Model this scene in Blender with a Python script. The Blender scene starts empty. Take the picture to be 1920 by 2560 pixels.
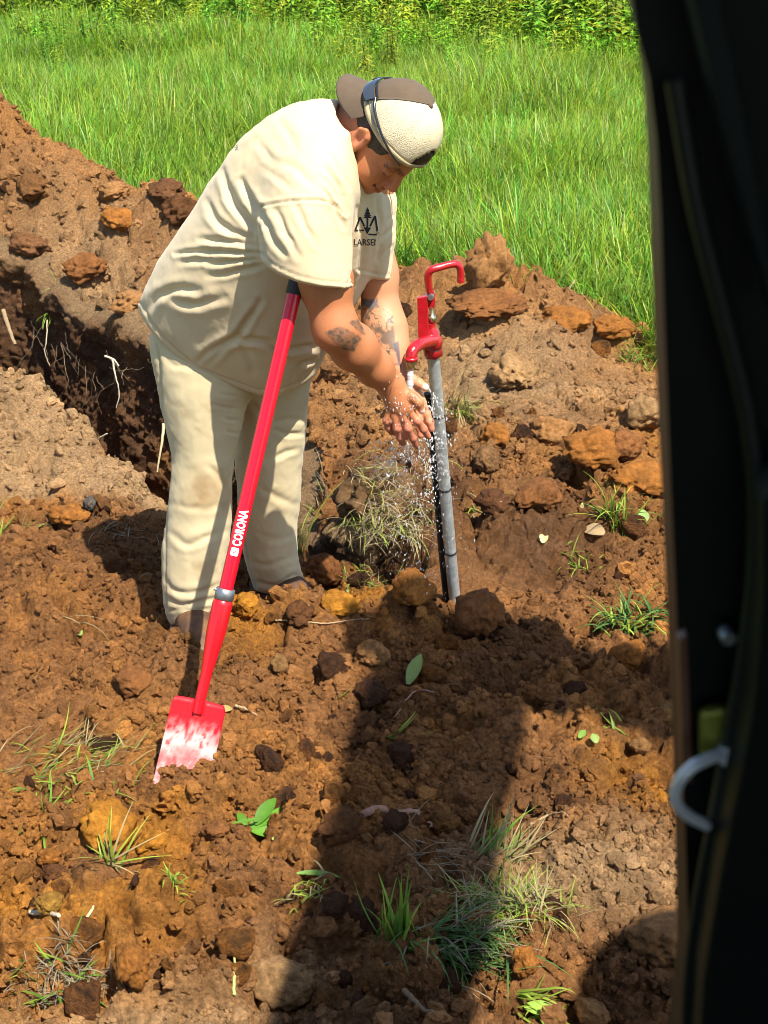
import bpy, bmesh, math, random
import numpy as np
from mathutils import Vector, Matrix
from mathutils.bvhtree import BVHTree

C = bpy.context.scene.collection
sc = bpy.context.scene
rad = math.radians

# ------------------------------------------------------------------ camera, world, sun, exposure
CAM_Z, PITCH, FPX = 1.9, 25.0, 3850.0
cd = bpy.data.cameras.new('camera')
cam = bpy.data.objects.new('camera', cd)
C.objects.link(cam)
cam.location = (0, 0, CAM_Z)
cam.rotation_euler = (rad(90 - PITCH), 0, 0)
cd.sensor_fit = 'VERTICAL'
cd.sensor_height = 24
cd.lens = 24 * FPX / 2560
cd.clip_start = 0.02
cd.clip_end = 1500
cd.dof.use_dof = True
cd.dof.focus_distance = 4.0
cd.dof.aperture_fstop = 9.0
sc.camera = cam

SUN_DIR = Vector((0.34, -0.52, 1.0)).normalized()
w = bpy.data.worlds.new('World')
sc.world = w
w.use_nodes = True
nt = w.node_tree
sky = nt.nodes.new('ShaderNodeTexSky')
sky.sky_type = 'NISHITA'
sky.sun_disc = False
sky.sun_elevation = math.asin(SUN_DIR.z)
sky.sun_rotation = math.atan2(SUN_DIR.x, SUN_DIR.y)
bgn = nt.nodes['Background']
bgn.inputs['Strength'].default_value = 0.125
nt.links.new(sky.outputs[0], bgn.inputs['Color'])

sd = bpy.data.lights.new('sun', 'SUN')
sd.energy = 5.0
sd.angle = rad(0.5)
sd.color = (1.0, 0.93, 0.80)
sun = bpy.data.objects.new('sun', sd)
sun.rotation_euler = SUN_DIR.to_track_quat('Z', 'Y').to_euler()
sun.location = SUN_DIR * 30
C.objects.link(sun)

sc.view_settings.view_transform = 'Standard'
sc.view_settings.look = 'None'
sc.view_settings.gamma = 1.0
sc.view_settings.use_curve_mapping = False
sc.view_settings.exposure = 0.92
sc.render.engine = 'CYCLES'
sc.cycles.use_denoising = True
sc.cycles.filter_width = 0.85
sc.cycles.max_bounces = 8
sc.cycles.transparent_max_bounces = 8
sc.cycles.caustics_reflective = False
sc.cycles.caustics_refractive = False

# ------------------------------------------------------------------ projection helpers (real positions from the photograph)
S25, C25 = math.sin(rad(PITCH)), math.cos(rad(PITCH))
VU = np.array([0, S25, C25])
VF = np.array([0, C25, -S25])
CAMP = np.array([0, 0, CAM_Z])


def proj(P):
    P = np.asarray(P, float)
    r = P - CAMP
    d = r @ VF
    return 960 + FPX * r[..., 0] / d, 1280 - FPX * (r @ VU) / d


def ray(px, py):
    return VF + np.array([(px - 960) / FPX, 0, 0]) - VU * ((py - 1280) / FPX)


def at_y(px, py, y):
    d = ray(px, py)
    return CAMP + d * (y / d[1])


def at_z(px, py, z):
    d = ray(px, py)
    return CAMP + d * ((z - CAM_Z) / d[2])


# ------------------------------------------------------------------ object helpers
def tag(o, label=None, cat=None, group=None, kind=None):
    if label: o['label'] = label
    if cat: o['category'] = cat
    if group: o['group'] = group
    if kind: o['kind'] = kind
    return o


def empty(name, loc, label=None, cat=None, group=None):
    o = bpy.data.objects.new(name, None)
    o.location = Vector(loc)
    o.empty_display_size = 0.05
    C.objects.link(o)
    return tag(o, label, cat, group)


def new_mesh(name, V, F, smooth=True, col=None, extra=None):
    """numpy verts + list/array of faces -> mesh"""
    me = bpy.data.meshes.new(name)
    V = np.asarray(V, np.float32)
    if isinstance(F, np.ndarray):
        n, k = F.shape
        me.vertices.add(len(V)); me.vertices.foreach_set('co', V.ravel())
        me.loops.add(n * k); me.loops.foreach_set('vertex_index', F.astype(np.int32).ravel())
        me.polygons.add(n)
        me.polygons.foreach_set('loop_start', (np.arange(n) * k).astype(np.int32))
        try: me.polygons.foreach_set('loop_total', np.full(n, k, np.int32))
        except Exception: pass
        me.update(calc_edges=True)
    else:
        me.from_pydata([tuple(map(float, v)) for v in V], [], [tuple(int(i) for i in f) for f in F])
    me.polygons.foreach_set('use_smooth', np.full(len(me.polygons), smooth))
    if col is not None:
        a = me.attributes.new('Col', 'FLOAT_COLOR', 'POINT')
        c = np.ones((len(V), 4), np.float32)
        c[:, :np.shape(col)[1]] = col
        a.data.foreach_set('color', c.ravel())
    for nm, arr in (extra or {}).items():
        a = me.attributes.new(nm, 'FLOAT', 'POINT')
        a.data.foreach_set('value', np.asarray(arr, np.float32))
    me.update()
    return me


def obj(name, me, mat, parent=None, label=None, cat=None, group=None, kind=None):
    """link a mesh whose vertices are in WORLD space; re-origin at its base or keep under its parent"""
    o = bpy.data.objects.new(name, me)
    if mat is not None:
        me.materials.clear(); me.materials.append(mat)
    C.objects.link(o)
    if parent is not None:
        o.parent = parent
        o.matrix_parent_inverse = Matrix.Identity(4)
        off = Vector((0, 0, 0))
        p = parent
        while p is not None:
            off += p.location; p = p.parent
        me.transform(Matrix.Translation(-off))
    elif kind not in ('structure', 'stuff'):
        n = len(me.vertices)
        if n:
            co = np.empty(n * 3, np.float32); me.vertices.foreach_get('co', co); co = co.reshape(-1, 3)
            b = Vector(((co[:, 0].min() + co[:, 0].max()) / 2, (co[:, 1].min() + co[:, 1].max()) / 2, co[:, 2].min()))
            me.transform(Matrix.Translation(-b)); o.location = b
    return tag(o, label, cat, group, kind)


class MB:
    """collects verts/faces of one mesh"""
    def __init__(s): s.V = []; s.F = []; s.c = []
    def add(s, V, F, col=None):
        b = len(s.V)
        s.V += [tuple(map(float, v)) for v in V]
        s.F += [tuple(i + b for i in f) for f in F]
        s.c += [col if col is not None else (1, 1, 1)] * len(V)
        return s
    def box(s, lo, hi, col=None):
        x0, y0, z0 = lo; x1, y1, z1 = hi
        return s.add([(x0, y0, z0), (x1, y0, z0), (x1, y1, z0), (x0, y1, z0), (x0, y0, z1), (x1, y0, z1), (x1, y1, z1), (x0, y1, z1)],
                     [(0, 3, 2, 1), (4, 5, 6, 7), (0, 1, 5, 4), (1, 2, 6, 5), (2, 3, 7, 6), (3, 0, 4, 7)], col)
    def tube(s, pts, r, n=10, col=None, caps=True, flat=1.0, up=None):
        pts = [Vector(p) for p in pts]
        rs = r if hasattr(r, '__len__') else [r] * len(pts)
        V = []; F = []; prev = None
        for i, p in enumerate(pts):
            t = (pts[min(i + 1, len(pts) - 1)] - pts[max(i - 1, 0)]).normalized()
            if prev is None:
                a = Vector(up) if up is not None else (Vector((0, 0, 1)) if abs(t.z) < .9 else Vector((1, 0, 0)))
            else: a = prev
            a = (a - t * a.dot(t)).normalized(); b = t.cross(a); prev = a
            for k in range(n):
                th = 2 * math.pi * k / n
                V.append(p + a * (math.cos(th) * rs[i] * flat) + b * (math.sin(th) * rs[i]))
        for i in range(len(pts) - 1):
            for k in range(n):
                F.append((i * n + k, i * n + (k + 1) % n, (i + 1) * n + (k + 1) % n, (i + 1) * n + k))
        if caps:
            m = len(V); V += V[:n] + V[-n:] if False else [V[k] for k in range(n)] + [V[(len(pts) - 1) * n + k] for k in range(n)]
            F.append(tuple(range(m, m + n))[::-1]); F.append(tuple(range(m + n, m + 2 * n)))
        return s.add(V, F, col)
    def lathe(s, prof, o, ax, n=24, col=None):
        """prof: list of (t along axis, radius)"""
        o = Vector(o); ax = Vector(ax).normalized()
        a = ax.orthogonal().normalized(); b = ax.cross(a)
        V = []; F = []
        for t, r in prof:
            for k in range(n):
                th = 2 * math.pi * k / n
                V.append(o + ax * t + (a * math.cos(th) + b * math.sin(th)) * r)
        m = len(prof)
        for i in range(m - 1):
            for k in range(n):
                F.append((i * n + k, i * n + (k + 1) % n, (i + 1) * n + (k + 1) % n, (i + 1) * n + k))
        q = len(V); V += [V[k] for k in range(n)] + [V[(m - 1) * n + k] for k in range(n)]
        F.append(tuple(range(q, q + n))[::-1]); F.append(tuple(range(q + n, q + 2 * n)))
        return s.add(V, F, col)
    def mesh(s, name, smooth=True, col=False):
        return new_mesh(name, np.array(s.V), s.F, smooth, np.array(s.c) if col else None)


def smooth_path(pts, k=8):
    """Catmull-Rom through points"""
    P = [np.array(p, float) for p in pts]
    P = [2 * P[0] - P[1]] + P + [2 * P[-1] - P[-2]]
    out = []
    for i in range(1, len(P) - 2):
        for j in range(k):
            t = j / k
            out.append(.5 * ((2 * P[i]) + (-P[i - 1] + P[i + 1]) * t + (2 * P[i - 1] - 5 * P[i] + 4 * P[i + 1] - P[i + 2]) * t * t + (-P[i - 1] + 3 * P[i] - 3 * P[i + 1] + P[i + 2]) * t ** 3))
    out.append(P[-2])
    return out


# ------------------------------------------------------------------ noise
def hsh(ix, iy, seed, iz=0):
    with np.errstate(over='ignore'):
        h = (np.asarray(ix).astype(np.int64).astype(np.uint32) * np.uint32(374761393) + np.asarray(iy).astype(np.int64).astype(np.uint32) * np.uint32(668265263)
             + np.asarray(iz).astype(np.int64).astype(np.uint32) * np.uint32(2147483647 - 58) + np.uint32((seed * 974711 + 12345) & 0xffffffff))
        h = (h ^ (h >> np.uint32(13))) * np.uint32(1274126177)
        h = (h ^ (h >> np.uint32(16))) * np.uint32(2246822519)
        h = h ^ (h >> np.uint32(15))
    return h.astype(np.float64) / 4294967296.0


def vn2(x, y, seed=0):
    ix = np.floor(x); iy = np.floor(y); fx = x - ix; fy = y - iy
    u = fx * fx * (3 - 2 * fx); v = fy * fy * (3 - 2 * fy)
    a = hsh(ix, iy, seed); b = hsh(ix + 1, iy, seed); c = hsh(ix, iy + 1, seed); d = hsh(ix + 1, iy + 1, seed)
    return ((a * (1 - u) + b * u) * (1 - v) + (c * (1 - u) + d * u) * v) * 2 - 1


def vn3(x, y, z, seed=0):
    ix = np.floor(x); iy = np.floor(y); iz = np.floor(z); fx = x - ix; fy = y - iy; fz = z - iz
    u = fx * fx * (3 - 2 * fx); v = fy * fy * (3 - 2 * fy); t = fz * fz * (3 - 2 * fz)
    r = 0
    for k, wz in ((0, 1 - t), (1, t)):
        a = hsh(ix, iy, seed, iz + k); b = hsh(ix + 1, iy, seed, iz + k); c = hsh(ix, iy + 1, seed, iz + k); d = hsh(ix + 1, iy + 1, seed, iz + k)
        r = r + wz * ((a * (1 - u) + b * u) * (1 - v) + (c * (1 - u) + d * u) * v)
    return r * 2 - 1


def fbm2(x, y, oct=4, seed=0, gain=.5):
    s = 0; a = 1.0; n = 0
    for i in range(oct):
        s = s + a * vn2(x * 2 ** i + 17.3 * i, y * 2 ** i - 9.1 * i, seed + i); n += a; a *= gain
    return s / n


def fbm3(p, oct=4, seed=0, gain=.5):
    s = 0; a = 1.0; n = 0
    for i in range(oct):
        q = p * 2 ** i + 7.7 * i
        s = s + a * vn3(q[..., 0], q[..., 1], q[..., 2], seed + i); n += a; a *= gain
    return s / n


def domes(x, y, c, seed, pr):
    """lumps of random size: the rounded tops of half-buried clods"""
    gx = x / c; gy = y / c; ix = np.floor(gx); iy = np.floor(gy); out = np.zeros_like(gx)
    for dx in (-1, 0, 1):
        for dy in (-1, 0, 1):
            cx = ix + dx; cy = iy + dy
            h3 = hsh(cx, cy, seed + 2)
            r = .3 + .42 * h3
            qx = gx - (cx + .2 + .6 * hsh(cx, cy, seed)); qy = gy - (cy + .2 + .6 * hsh(cx, cy, seed + 1))
            el = .7 + .6 * hsh(cx, cy, seed + 5)
            d2 = (qx * qx * el + qy * qy / el) / (r * r)
            dm = np.minimum(np.sqrt(np.maximum(0, 1 - d2)) * 1.25, .9) * r * c * (.55 + .6 * hsh(cx, cy, seed + 3))
            out = np.maximum(out, np.where(hsh(cx, cy, seed + 4) < pr, dm, 0))
    return out


def sstep(a, b, x):
    t = np.clip((x - a) / (b - a), 0, 1)
    return t * t * (3 - 2 * t)


def poly_sd(x, y, poly):
    """signed distance to polygon, positive inside"""
    P = np.asarray(poly, float); n = len(P)
    d = np.full(np.shape(x), 1e18); ins = np.zeros(np.shape(x), bool)
    for i in range(n):
        a = P[i]; b = P[(i + 1) % n]; e = b - a
        px = x - a[0]; py = y - a[1]
        t = np.clip((px * e[0] + py * e[1]) / (e @ e + 1e-12), 0, 1)
        d = np.minimum(d, (px - e[0] * t) ** 2 + (py - e[1] * t) ** 2)
        if a[1] != b[1]:
            c = (a[1] > y) != (b[1] > y)
            ins ^= c & (x < (b[0] - a[0]) * (y - a[1]) / (b[1] - a[1]) + a[0])
    return np.where(ins, 1, -1) * np.sqrt(d)


def line_d(x, y, pts):
    """distance to polyline and parameter 0..1 along it"""
    P = np.asarray(pts, float); d = np.full(np.shape(x), 1e18); tt = np.zeros(np.shape(x)); sg = np.zeros(np.shape(x))
    L = np.r_[0, np.cumsum(np.linalg.norm(np.diff(P, axis=0), axis=1))]
    for i in range(len(P) - 1):
        e = P[i + 1] - P[i]; px = x - P[i, 0]; py = y - P[i, 1]
        t = np.clip((px * e[0] + py * e[1]) / (e @ e), 0, 1)
        q = (px - e[0] * t) ** 2 + (py - e[1] * t) ** 2
        m = q < d
        d = np.where(m, q, d); tt = np.where(m, (L[i] + t * (L[i + 1] - L[i])) / L[-1], tt)
        sg = np.where(m, np.sign(e[0] * py - e[1] * px), sg)
    return np.sqrt(d), tt, sg


# ------------------------------------------------------------------ materials
def mat(name, col=(.5, .5, .5), rough=.6, metal=0.0, attr=False, tint=False, spec=.5, var=0.0, vscale=30.0, bump=0.0, bscale=200.0, bdist=.003,
        trans=0.0, sheen=0.0, coat=0.0, sss=0.0, wet=False, rnd=0.0, bump2=None, rvar=0.0):
    m = bpy.data.materials.new(name); m.use_nodes = True
    t = m.node_tree; N = t.nodes; Lk = t.links
    b = N['Principled BSDF']
    b.inputs['Roughness'].default_value = rough; b.inputs['Metallic'].default_value = metal
    b.inputs['Specular IOR Level'].default_value = spec
    if coat: b.inputs['Coat Weight'].default_value = coat; b.inputs['Coat Roughness'].default_value = .08
    if sheen: b.inputs['Sheen Weight'].default_value = sheen
    if sss:
        b.inputs['Subsurface Weight'].default_value = sss; b.inputs['Subsurface Radius'].default_value = (.012, .004, .002); b.inputs['Subsurface Scale'].default_value = 1.0
    tc = N.new('ShaderNodeTexCoord')
    cur = None
    if tint:
        a = N.new('ShaderNodeAttribute'); a.attribute_type = 'INSTANCER'; a.attribute_name = 'tint'; cur = a.outputs['Color']
    elif attr:
        a = N.new('ShaderNodeAttribute'); a.attribute_name = 'Col'; cur = a.outputs['Color']
    else:
        r = N.new('ShaderNodeRGB'); r.outputs[0].default_value = (*col, 1); cur = r.outputs[0]
    if var:
        nz = N.new('ShaderNodeTexNoise'); nz.inputs['Scale'].default_value = vscale; nz.inputs['Detail'].default_value = 5; nz.inputs['Roughness'].default_value = .62
        Lk.new(tc.outputs['Object'], nz.inputs['Vector'])
        mr = N.new('ShaderNodeMapRange'); mr.inputs[1].default_value = .25; mr.inputs[2].default_value = .75
        mr.inputs[3].default_value = 1 - var; mr.inputs[4].default_value = 1 + var
        Lk.new(nz.outputs['Fac'], mr.inputs[0])
        mx = N.new('ShaderNodeVectorMath'); mx.operation = 'SCALE'
        Lk.new(cur, mx.inputs[0]); Lk.new(mr.outputs[0], mx.inputs['Scale']); cur = mx.outputs[0]
        if rvar:
            m2 = N.new('ShaderNodeMapRange'); m2.inputs[1].default_value = .3; m2.inputs[2].default_value = .7
            m2.inputs[3].default_value = rough - rvar; m2.inputs[4].default_value = rough + rvar
            Lk.new(nz.outputs['Fac'], m2.inputs[0]); Lk.new(m2.outputs[0], b.inputs['Roughness'])
    if rnd:
        oi = N.new('ShaderNodeObjectInfo')
        hs = N.new('ShaderNodeHueSaturation')
        m1 = N.new('ShaderNodeMapRange'); m1.inputs[3].default_value = .5 - rnd * .09; m1.inputs[4].default_value = .5 + rnd * .06
        m2 = N.new('ShaderNodeMapRange'); m2.inputs[3].default_value = 1 - rnd * .6; m2.inputs[4].default_value = 1 + rnd * .6
        wn = N.new('ShaderNodeTexWhiteNoise'); wn.noise_dimensions = '1D'
        Lk.new(oi.outputs['Random'], wn.inputs['W'])
        Lk.new(oi.outputs['Random'], m1.inputs[0]); Lk.new(wn.outputs['Value'], m2.inputs[0])
        Lk.new(m1.outputs[0], hs.inputs['Hue']); Lk.new(m2.outputs[0], hs.inputs['Value']); Lk.new(cur, hs.inputs['Color']); cur = hs.outputs['Color']
    Lk.new(cur, b.inputs['Base Color'])
    if wet:
        a = N.new('ShaderNodeAttribute'); a.attribute_name = 'wet'
        m2 = N.new('ShaderNodeMapRange'); m2.inputs[3].default_value = rough; m2.inputs[4].default_value = .28
        Lk.new(a.outputs['Fac'], m2.inputs[0]); Lk.new(m2.outputs[0], b.inputs['Roughness'])
    last = None
    for (bs, sc_, ds, kind) in ([(bump, bscale, bdist, 'n')] if bump else []) + (bump2 or []):
        bn = N.new('ShaderNodeBump'); bn.inputs['Strength'].default_value = bs; bn.inputs['Distance'].default_value = ds
        if kind == 'n':
            nz = N.new('ShaderNodeTexNoise'); nz.inputs['Scale'].default_value = sc_; nz.inputs['Detail'].default_value = 6; nz.inputs['Roughness'].default_value = .7
            Lk.new(tc.outputs['Object'], nz.inputs['Vector']); Lk.new(nz.outputs['Fac'], bn.inputs['Height'])
        else:
            nz = N.new('ShaderNodeTexVoronoi'); nz.inputs['Scale'].default_value = sc_
            Lk.new(tc.outputs['Object'], nz.inputs['Vector']); Lk.new(nz.outputs['Distance'], bn.inputs['Height']); bn.invert = True
        if last: Lk.new(last, bn.inputs['Normal'])
        last = bn.outputs['Normal']
    if last: Lk.new(last, b.inputs['Normal'])
    if trans:
        tr = N.new('ShaderNodeBsdfTranslucent'); ms = N.new('ShaderNodeMixShader'); ms.inputs[0].default_value = trans
        hs = N.new('ShaderNodeHueSaturation'); hs.inputs['Value'].default_value = 1.25; hs.inputs['Hue'].default_value = .485
        Lk.new(cur, hs.inputs['Color']); Lk.new(hs.outputs[0], tr.inputs['Color'])
        Lk.new(b.outputs[0], ms.inputs[1]); Lk.new(tr.outputs[0], ms.inputs[2])
        Lk.new(ms.outputs[0], N['Material Output'].inputs['Surface'])
    return m


M = {}
M['soil'] = mat('soil', attr=True, rough=.93, spec=.2, var=.6, vscale=120, bump=1.0, bscale=95, bdist=.018, wet=True, bump2=[(1.0, 300, .008, 'n')])  # colour speckle: random soil tone plus painted-in dark gaps between crumbs
M['clod'] = mat('clod_soil', attr=True, rough=.95, spec=.2, var=.45, vscale=70, bump=1.0, bscale=110, bdist=.012, bump2=[(1.0, 330, .005, 'n')])
M['crumb'] = mat('crumb_soil', tint=True, rough=.95, spec=.15, var=.35, vscale=3, bump=.7, bscale=4, bdist=.12)
M['clod_small'] = mat('small_clod_soil', attr=True, rough=.95, spec=.2, var=.45, vscale=3, bump=1.0, bscale=5, bdist=.25)
M['field'] = mat('field_soil', (.07, .10, .02), rough=.95, spec=.1, var=.5, vscale=3)
M['grass'] = mat('grass_blades', attr=True, rough=.45, spec=.4, trans=.42, rnd=.7)
M['blade'] = mat('cut_grass', attr=True, rough=.55, spec=.3, trans=.3, var=.15, vscale=40)
M['leaf'] = mat('broad_leaf', attr=True, rough=.45, spec=.4, trans=.35, var=.12, vscale=60)
M['root'] = mat('root', attr=True, rough=.8, spec=.2, var=.25, vscale=120, bump=.4, bscale=300, bdist=.001)
# ------------------------------------------------------------------ terrain
NEAR_EDGE = [(-3.4, 5.95), (-1.9, 5.75), (-1.476, 5.44), (-1.11, 4.85), (-.91, 4.52), (-.67, 4.18), (-.47, 3.98), (-.33, 3.84), (-.20, 3.84), (-.14, 3.74), (.0, 3.665), (.10, 3.635)]
FAR_EDGE = [(.13, 3.70), (.11, 3.80), (.0, 3.86), (-.09, 3.93), (-.17, 4.12), (-.22, 4.5), (-.32, 4.85), (-.55, 5.18), (-.75, 5.42), (-.95, 5.68), (-1.2, 5.98), (-1.5, 6.25), (-1.9, 6.45), (-3.4, 6.7)]
TRENCH = NEAR_EDGE + FAR_EDGE
GEX = [-3.5, -1.6, -1.0, -.5, 0, .4, .8, 1.2, 2.5]
GEY = [7.9, 7.45, 7.0, 6.75, 6.35, 6.1, 5.68, 5.05, 4.3]


def field_edge(x):
    return np.interp(x, GEX, GEY)


def gauss(x, y, cx, cy, sx, sy, h, ang=0):
    ca, sa = math.cos(ang), math.sin(ang)
    u = (x - cx) * ca + (y - cy) * sa; v = -(x - cx) * sa + (y - cy) * ca
    return h * np.exp(-(u / sx) ** 2 - (v / sy) ** 2)


def terrain(x, y, detail=True):
    """height and the amount of trench (0..1) at a point of the site"""
    x = np.asarray(x, float); y = np.asarray(y, float)
    z = .02 * fbm2(x * 1.3, y * 1.3, 3, 3)
    # spoil heaps: left behind the trench, a low saddle behind the man, right behind the hydrant
    pile = np.zeros_like(x)
    for a in ((-2.10, 7.05, .62, .52, .92, 0), (-1.45, 6.75, .5, .42, .44, 0), (-.95, 6.45, .4, .34, .34, 0), (-.5, 6.3, .5, .36, .28, 0),
              (.12, 5.75, .5, .42, .20, 0), (.55, 5.5, .42, .5, .22, 0), (.95, 5.0, .36, .36, .05, 0), (.5, 4.75, .5, .45, .08, 0), (-.75, 5.75, .5, .35, .12, 0),
              (1.0, 4.45, .22, .22, .09, 0), (.72, 4.35, .2, .2, .06, 0)):
        g = gauss(x, y, *a)
        pile = np.maximum(pile, g) + .25 * np.minimum(pile, g)
    z = z + pile
    z = z + gauss(x, y, -1.2, 4.55, .5, .6, .07) + gauss(x, y, -.35, 3.15, .5, .25, .03) - gauss(x, y, .35, 3.75, .35, .2, .02) - gauss(x, y, -.43, 2.67, .10, .07, .035) + gauss(x, y, -.19, 3.40, .16, .07, .085) + gauss(x, y, .03, 3.50, .10, .08, .06) + gauss(x, y, -.56, 3.10, .2, .07, .06) + gauss(x, y, -.47, 3.17, .10, .05, .035)
    # warped trench with ragged, undercut-looking banks
    wa = .09 * (.25 + .75 * sstep(.0, -.4, x)); wx = x + wa * fbm2(x * 6, y * 6, 4, 11, .65); wy = y + wa * fbm2(x * 6 + 40, y * 6, 4, 12, .65)
    d = poly_sd(wx, wy, TRENCH)
    tr = sstep(-.015, .075, d)
    z = z - .62 * tr
    z = z - gauss(x, y, -.12, 4.2, .06, .14, .2) * (1 - tr)                # crevice in the bank left of the pipe
    gm = sstep(-.1, .25, y - field_edge(x))                                # 1 on the grass field
    z = z * (1 - gm) + gm * (.0 + .03 * fbm2(x * .8, y * .8, 2, 5))
    if detail:
        q = x + .018 * fbm2(x * 22, y * 22, 2, 21); r = y + .018 * fbm2(x * 22 + 9, y * 22, 2, 22)
        rough = .35 + .65 * sstep(-.35, .35, fbm2(x * 1.7, y * 1.7, 3, 31))
        tan = soil_tan(x, y); far = sstep(4.2, 5.6, y)
        rough = rough * (1 - .7 * tan * (1 - far))
        det = domes(q, r, .26, 101, .30) * (.45 - .22 * far) + domes(q, r, .13, 111, .45) * (.62 - .12 * far) + domes(q, r, .065, 121, .6) * (.75 + .5 * far) * (1 - .6 * tan * (1 - far)) + domes(q, r, .034, 131, .75) * .75 + domes(q, r, .018, 141, .8) * .65
        det = det + .035 * fbm2(q * 5, r * 5, 5, 41, .62) + .020 * np.abs(fbm2(q * 21, r * 21, 3, 45)) - (.05 + .01 * far) * sstep(.2, .5, fbm2(q * 6.5, r * 6.5, 3, 47)) * (1 - .5 * tan) - .03 * sstep(.25, .5, fbm2(q * 15, r * 15, 2, 49))
        z = z + (det * (.35 + .65 * rough) - .02) * (1 - gm) * (1 - .5 * tr)
    return z, tr, gm


def soil_tan(x, y):
    """1 where dry pale topsoil lies"""
    n = .25 * fbm2(x * 3, y * 3, 3, 61)
    dn = poly_sd(x, y, TRENCH)
    nearbank = sstep(-.55, -.75 + .35, x + .3 * (y - 4.2) + n) * sstep(3.9, 4.15, y + n * .6) * sstep(7.6, 6.4, y) * (dn < .05)
    nearbank = nearbank * sstep(.62, .3, np.interp(y, [3.9, 4.2, 5.0, 5.7], [.0, .0, .0, .0]) + 0)
    left = ((x < np.interp(y, [4.0, 4.2, 4.6, 5.0, 5.7, 7], [-.6, -.62, -.86, -1.06, -1.44, -2.2])) * 1.0) * sstep(4.02, 4.14, y + n * .5)
    farl = gauss(x, y, -1.25, 6.1, .5, .5, 1.0) * .9 + gauss(x, y, -.75, 5.6, .35, .35, .8)
    right = gauss(x, y, .35, 5.0, .45, .5, .9) + gauss(x, y, .85, 4.85, .25, .25, .4)
    fore = gauss(x, y, .40, 2.42, .26, .14, 1.0) + gauss(x, y, -.4, 1.98, .3, .07, 1.0) + gauss(x, y, -.15, 2.13, .08, .06, .8)
    return np.clip(np.maximum(left, farl * (dn < .03)) + right + fore + n * .3 * 0, 0, 1)


def soil_color(x, y, z, tr):
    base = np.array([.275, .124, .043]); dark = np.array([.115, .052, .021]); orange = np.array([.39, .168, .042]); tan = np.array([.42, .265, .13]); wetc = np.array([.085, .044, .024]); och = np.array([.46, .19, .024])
    n1 = fbm2(x * 2.6, y * 2.6, 4, 71); n2 = fbm2(x * 7, y * 7, 4, 75); n3 = fbm2(x * 24, y * 24, 3, 79)
    c = base[None] * np.ones(x.shape + (1,))
    def mix(c, k, t): t = np.clip(t, 0, 1)[..., None]; return c * (1 - t) + k * t
    c = mix(c, orange, .65 * sstep(-.15, .35, n1 + .4 * n2) + .3 * sstep(.1, .5, n3))
    c = mix(c, dark, .55 * sstep(.05, .45, -n1 + .7 * n2))
    for (cx, cy, r) in ((-.36, 3.38, .17), (-.10, 3.52, .16), (.07, 3.52, .14), (-.50, 2.56, .20), (-.42, 2.33, .11), (-.58, 2.25, .12), (-.85, 6.5, .3), (.95, 4.55, .16), (.7, 4.4, .14), (-.72, 2.3, .06), (.55, 2.75, .12)):
        c = mix(c, och, .75 * gauss(x, y, cx, cy, r, r, 1.0) * sstep(-.35, .25, n2 + .5 * n3))
    t = soil_tan(x, y)
    c = mix(c, tan * (1 + .25 * n2[..., None]), .85 * t * sstep(-.6, .1, n2 + .4))
    far = sstep(5.2, 6.3, y)
    c = mix(c, np.array([.36, .175, .06]), .55 * far * (1 - t))
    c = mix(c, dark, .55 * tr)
    wet = np.clip(gauss(x, y, .45, 3.85, .34, .26, 1.0) + gauss(x, y, .02, 3.95, .16, .2, .9), 0, 1) * sstep(-.4, .2, n2 + .35)
    c = mix(c, wetc, .8 * wet)
    c = c * (1 + .22 * n3)[..., None]
    return np.clip(c, .004, 1), wet


def build_terrain():
    th = np.linspace(math.atan(1.45 / 1.9), math.atan(9.0 / 1.9), 1000)
    ys = 1.9 * np.tan(th)
    us = np.linspace(-.47, .44, 430)
    Y = ys[:, None] * np.ones_like(us)[None]
    X = us[None] * (ys[:, None] + .25)
    z, tr, gm = terrain(X.ravel(), Y.ravel())
    z = z.reshape(X.shape); tr2 = tr.reshape(X.shape)
    # ragged banks: push the ground sideways a little so ledges overhang
    P = np.stack([X, Y, z], -1)
    n = np.stack([fbm3(P * 13, 3, 51), fbm3(P * 13 + 31, 3, 52)], -1)
    e = np.ones_like(X); e[0] = e[-1] = 0; e[:, 0] = e[:, -1] = 0
    X2 = X + .020 * n[..., 0] * e * np.clip(Y / 3, .6, 1.6); Y2 = Y + .022 * n[..., 1] * e
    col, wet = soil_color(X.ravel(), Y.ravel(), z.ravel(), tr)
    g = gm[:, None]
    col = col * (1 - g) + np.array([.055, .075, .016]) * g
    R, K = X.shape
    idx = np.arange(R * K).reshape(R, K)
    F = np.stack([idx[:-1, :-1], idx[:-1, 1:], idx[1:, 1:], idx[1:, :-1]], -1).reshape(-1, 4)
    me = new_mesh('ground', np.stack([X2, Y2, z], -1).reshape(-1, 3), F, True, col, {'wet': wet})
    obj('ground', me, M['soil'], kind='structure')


build_terrain()


def gz(x, y):
    z, _, _ = terrain(np.array([x]), np.array([y]))
    return float(z[0])


def on_ground(px, py):
    """where the sight line through a pixel of the photograph meets the ground"""
    d = ray(px, py)
    t = np.linspace(1.2, 11, 400)
    for _ in range(2):
        P = CAMP[None] + d[None] * t[:, None]
        z, _, _ = terrain(P[:, 0], P[:, 1])
        k = int(np.argmax(P[:, 2] < z))
        t = np.linspace(t[max(k - 1, 0)], t[k], 24)
    return Vector(P[k])


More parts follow.
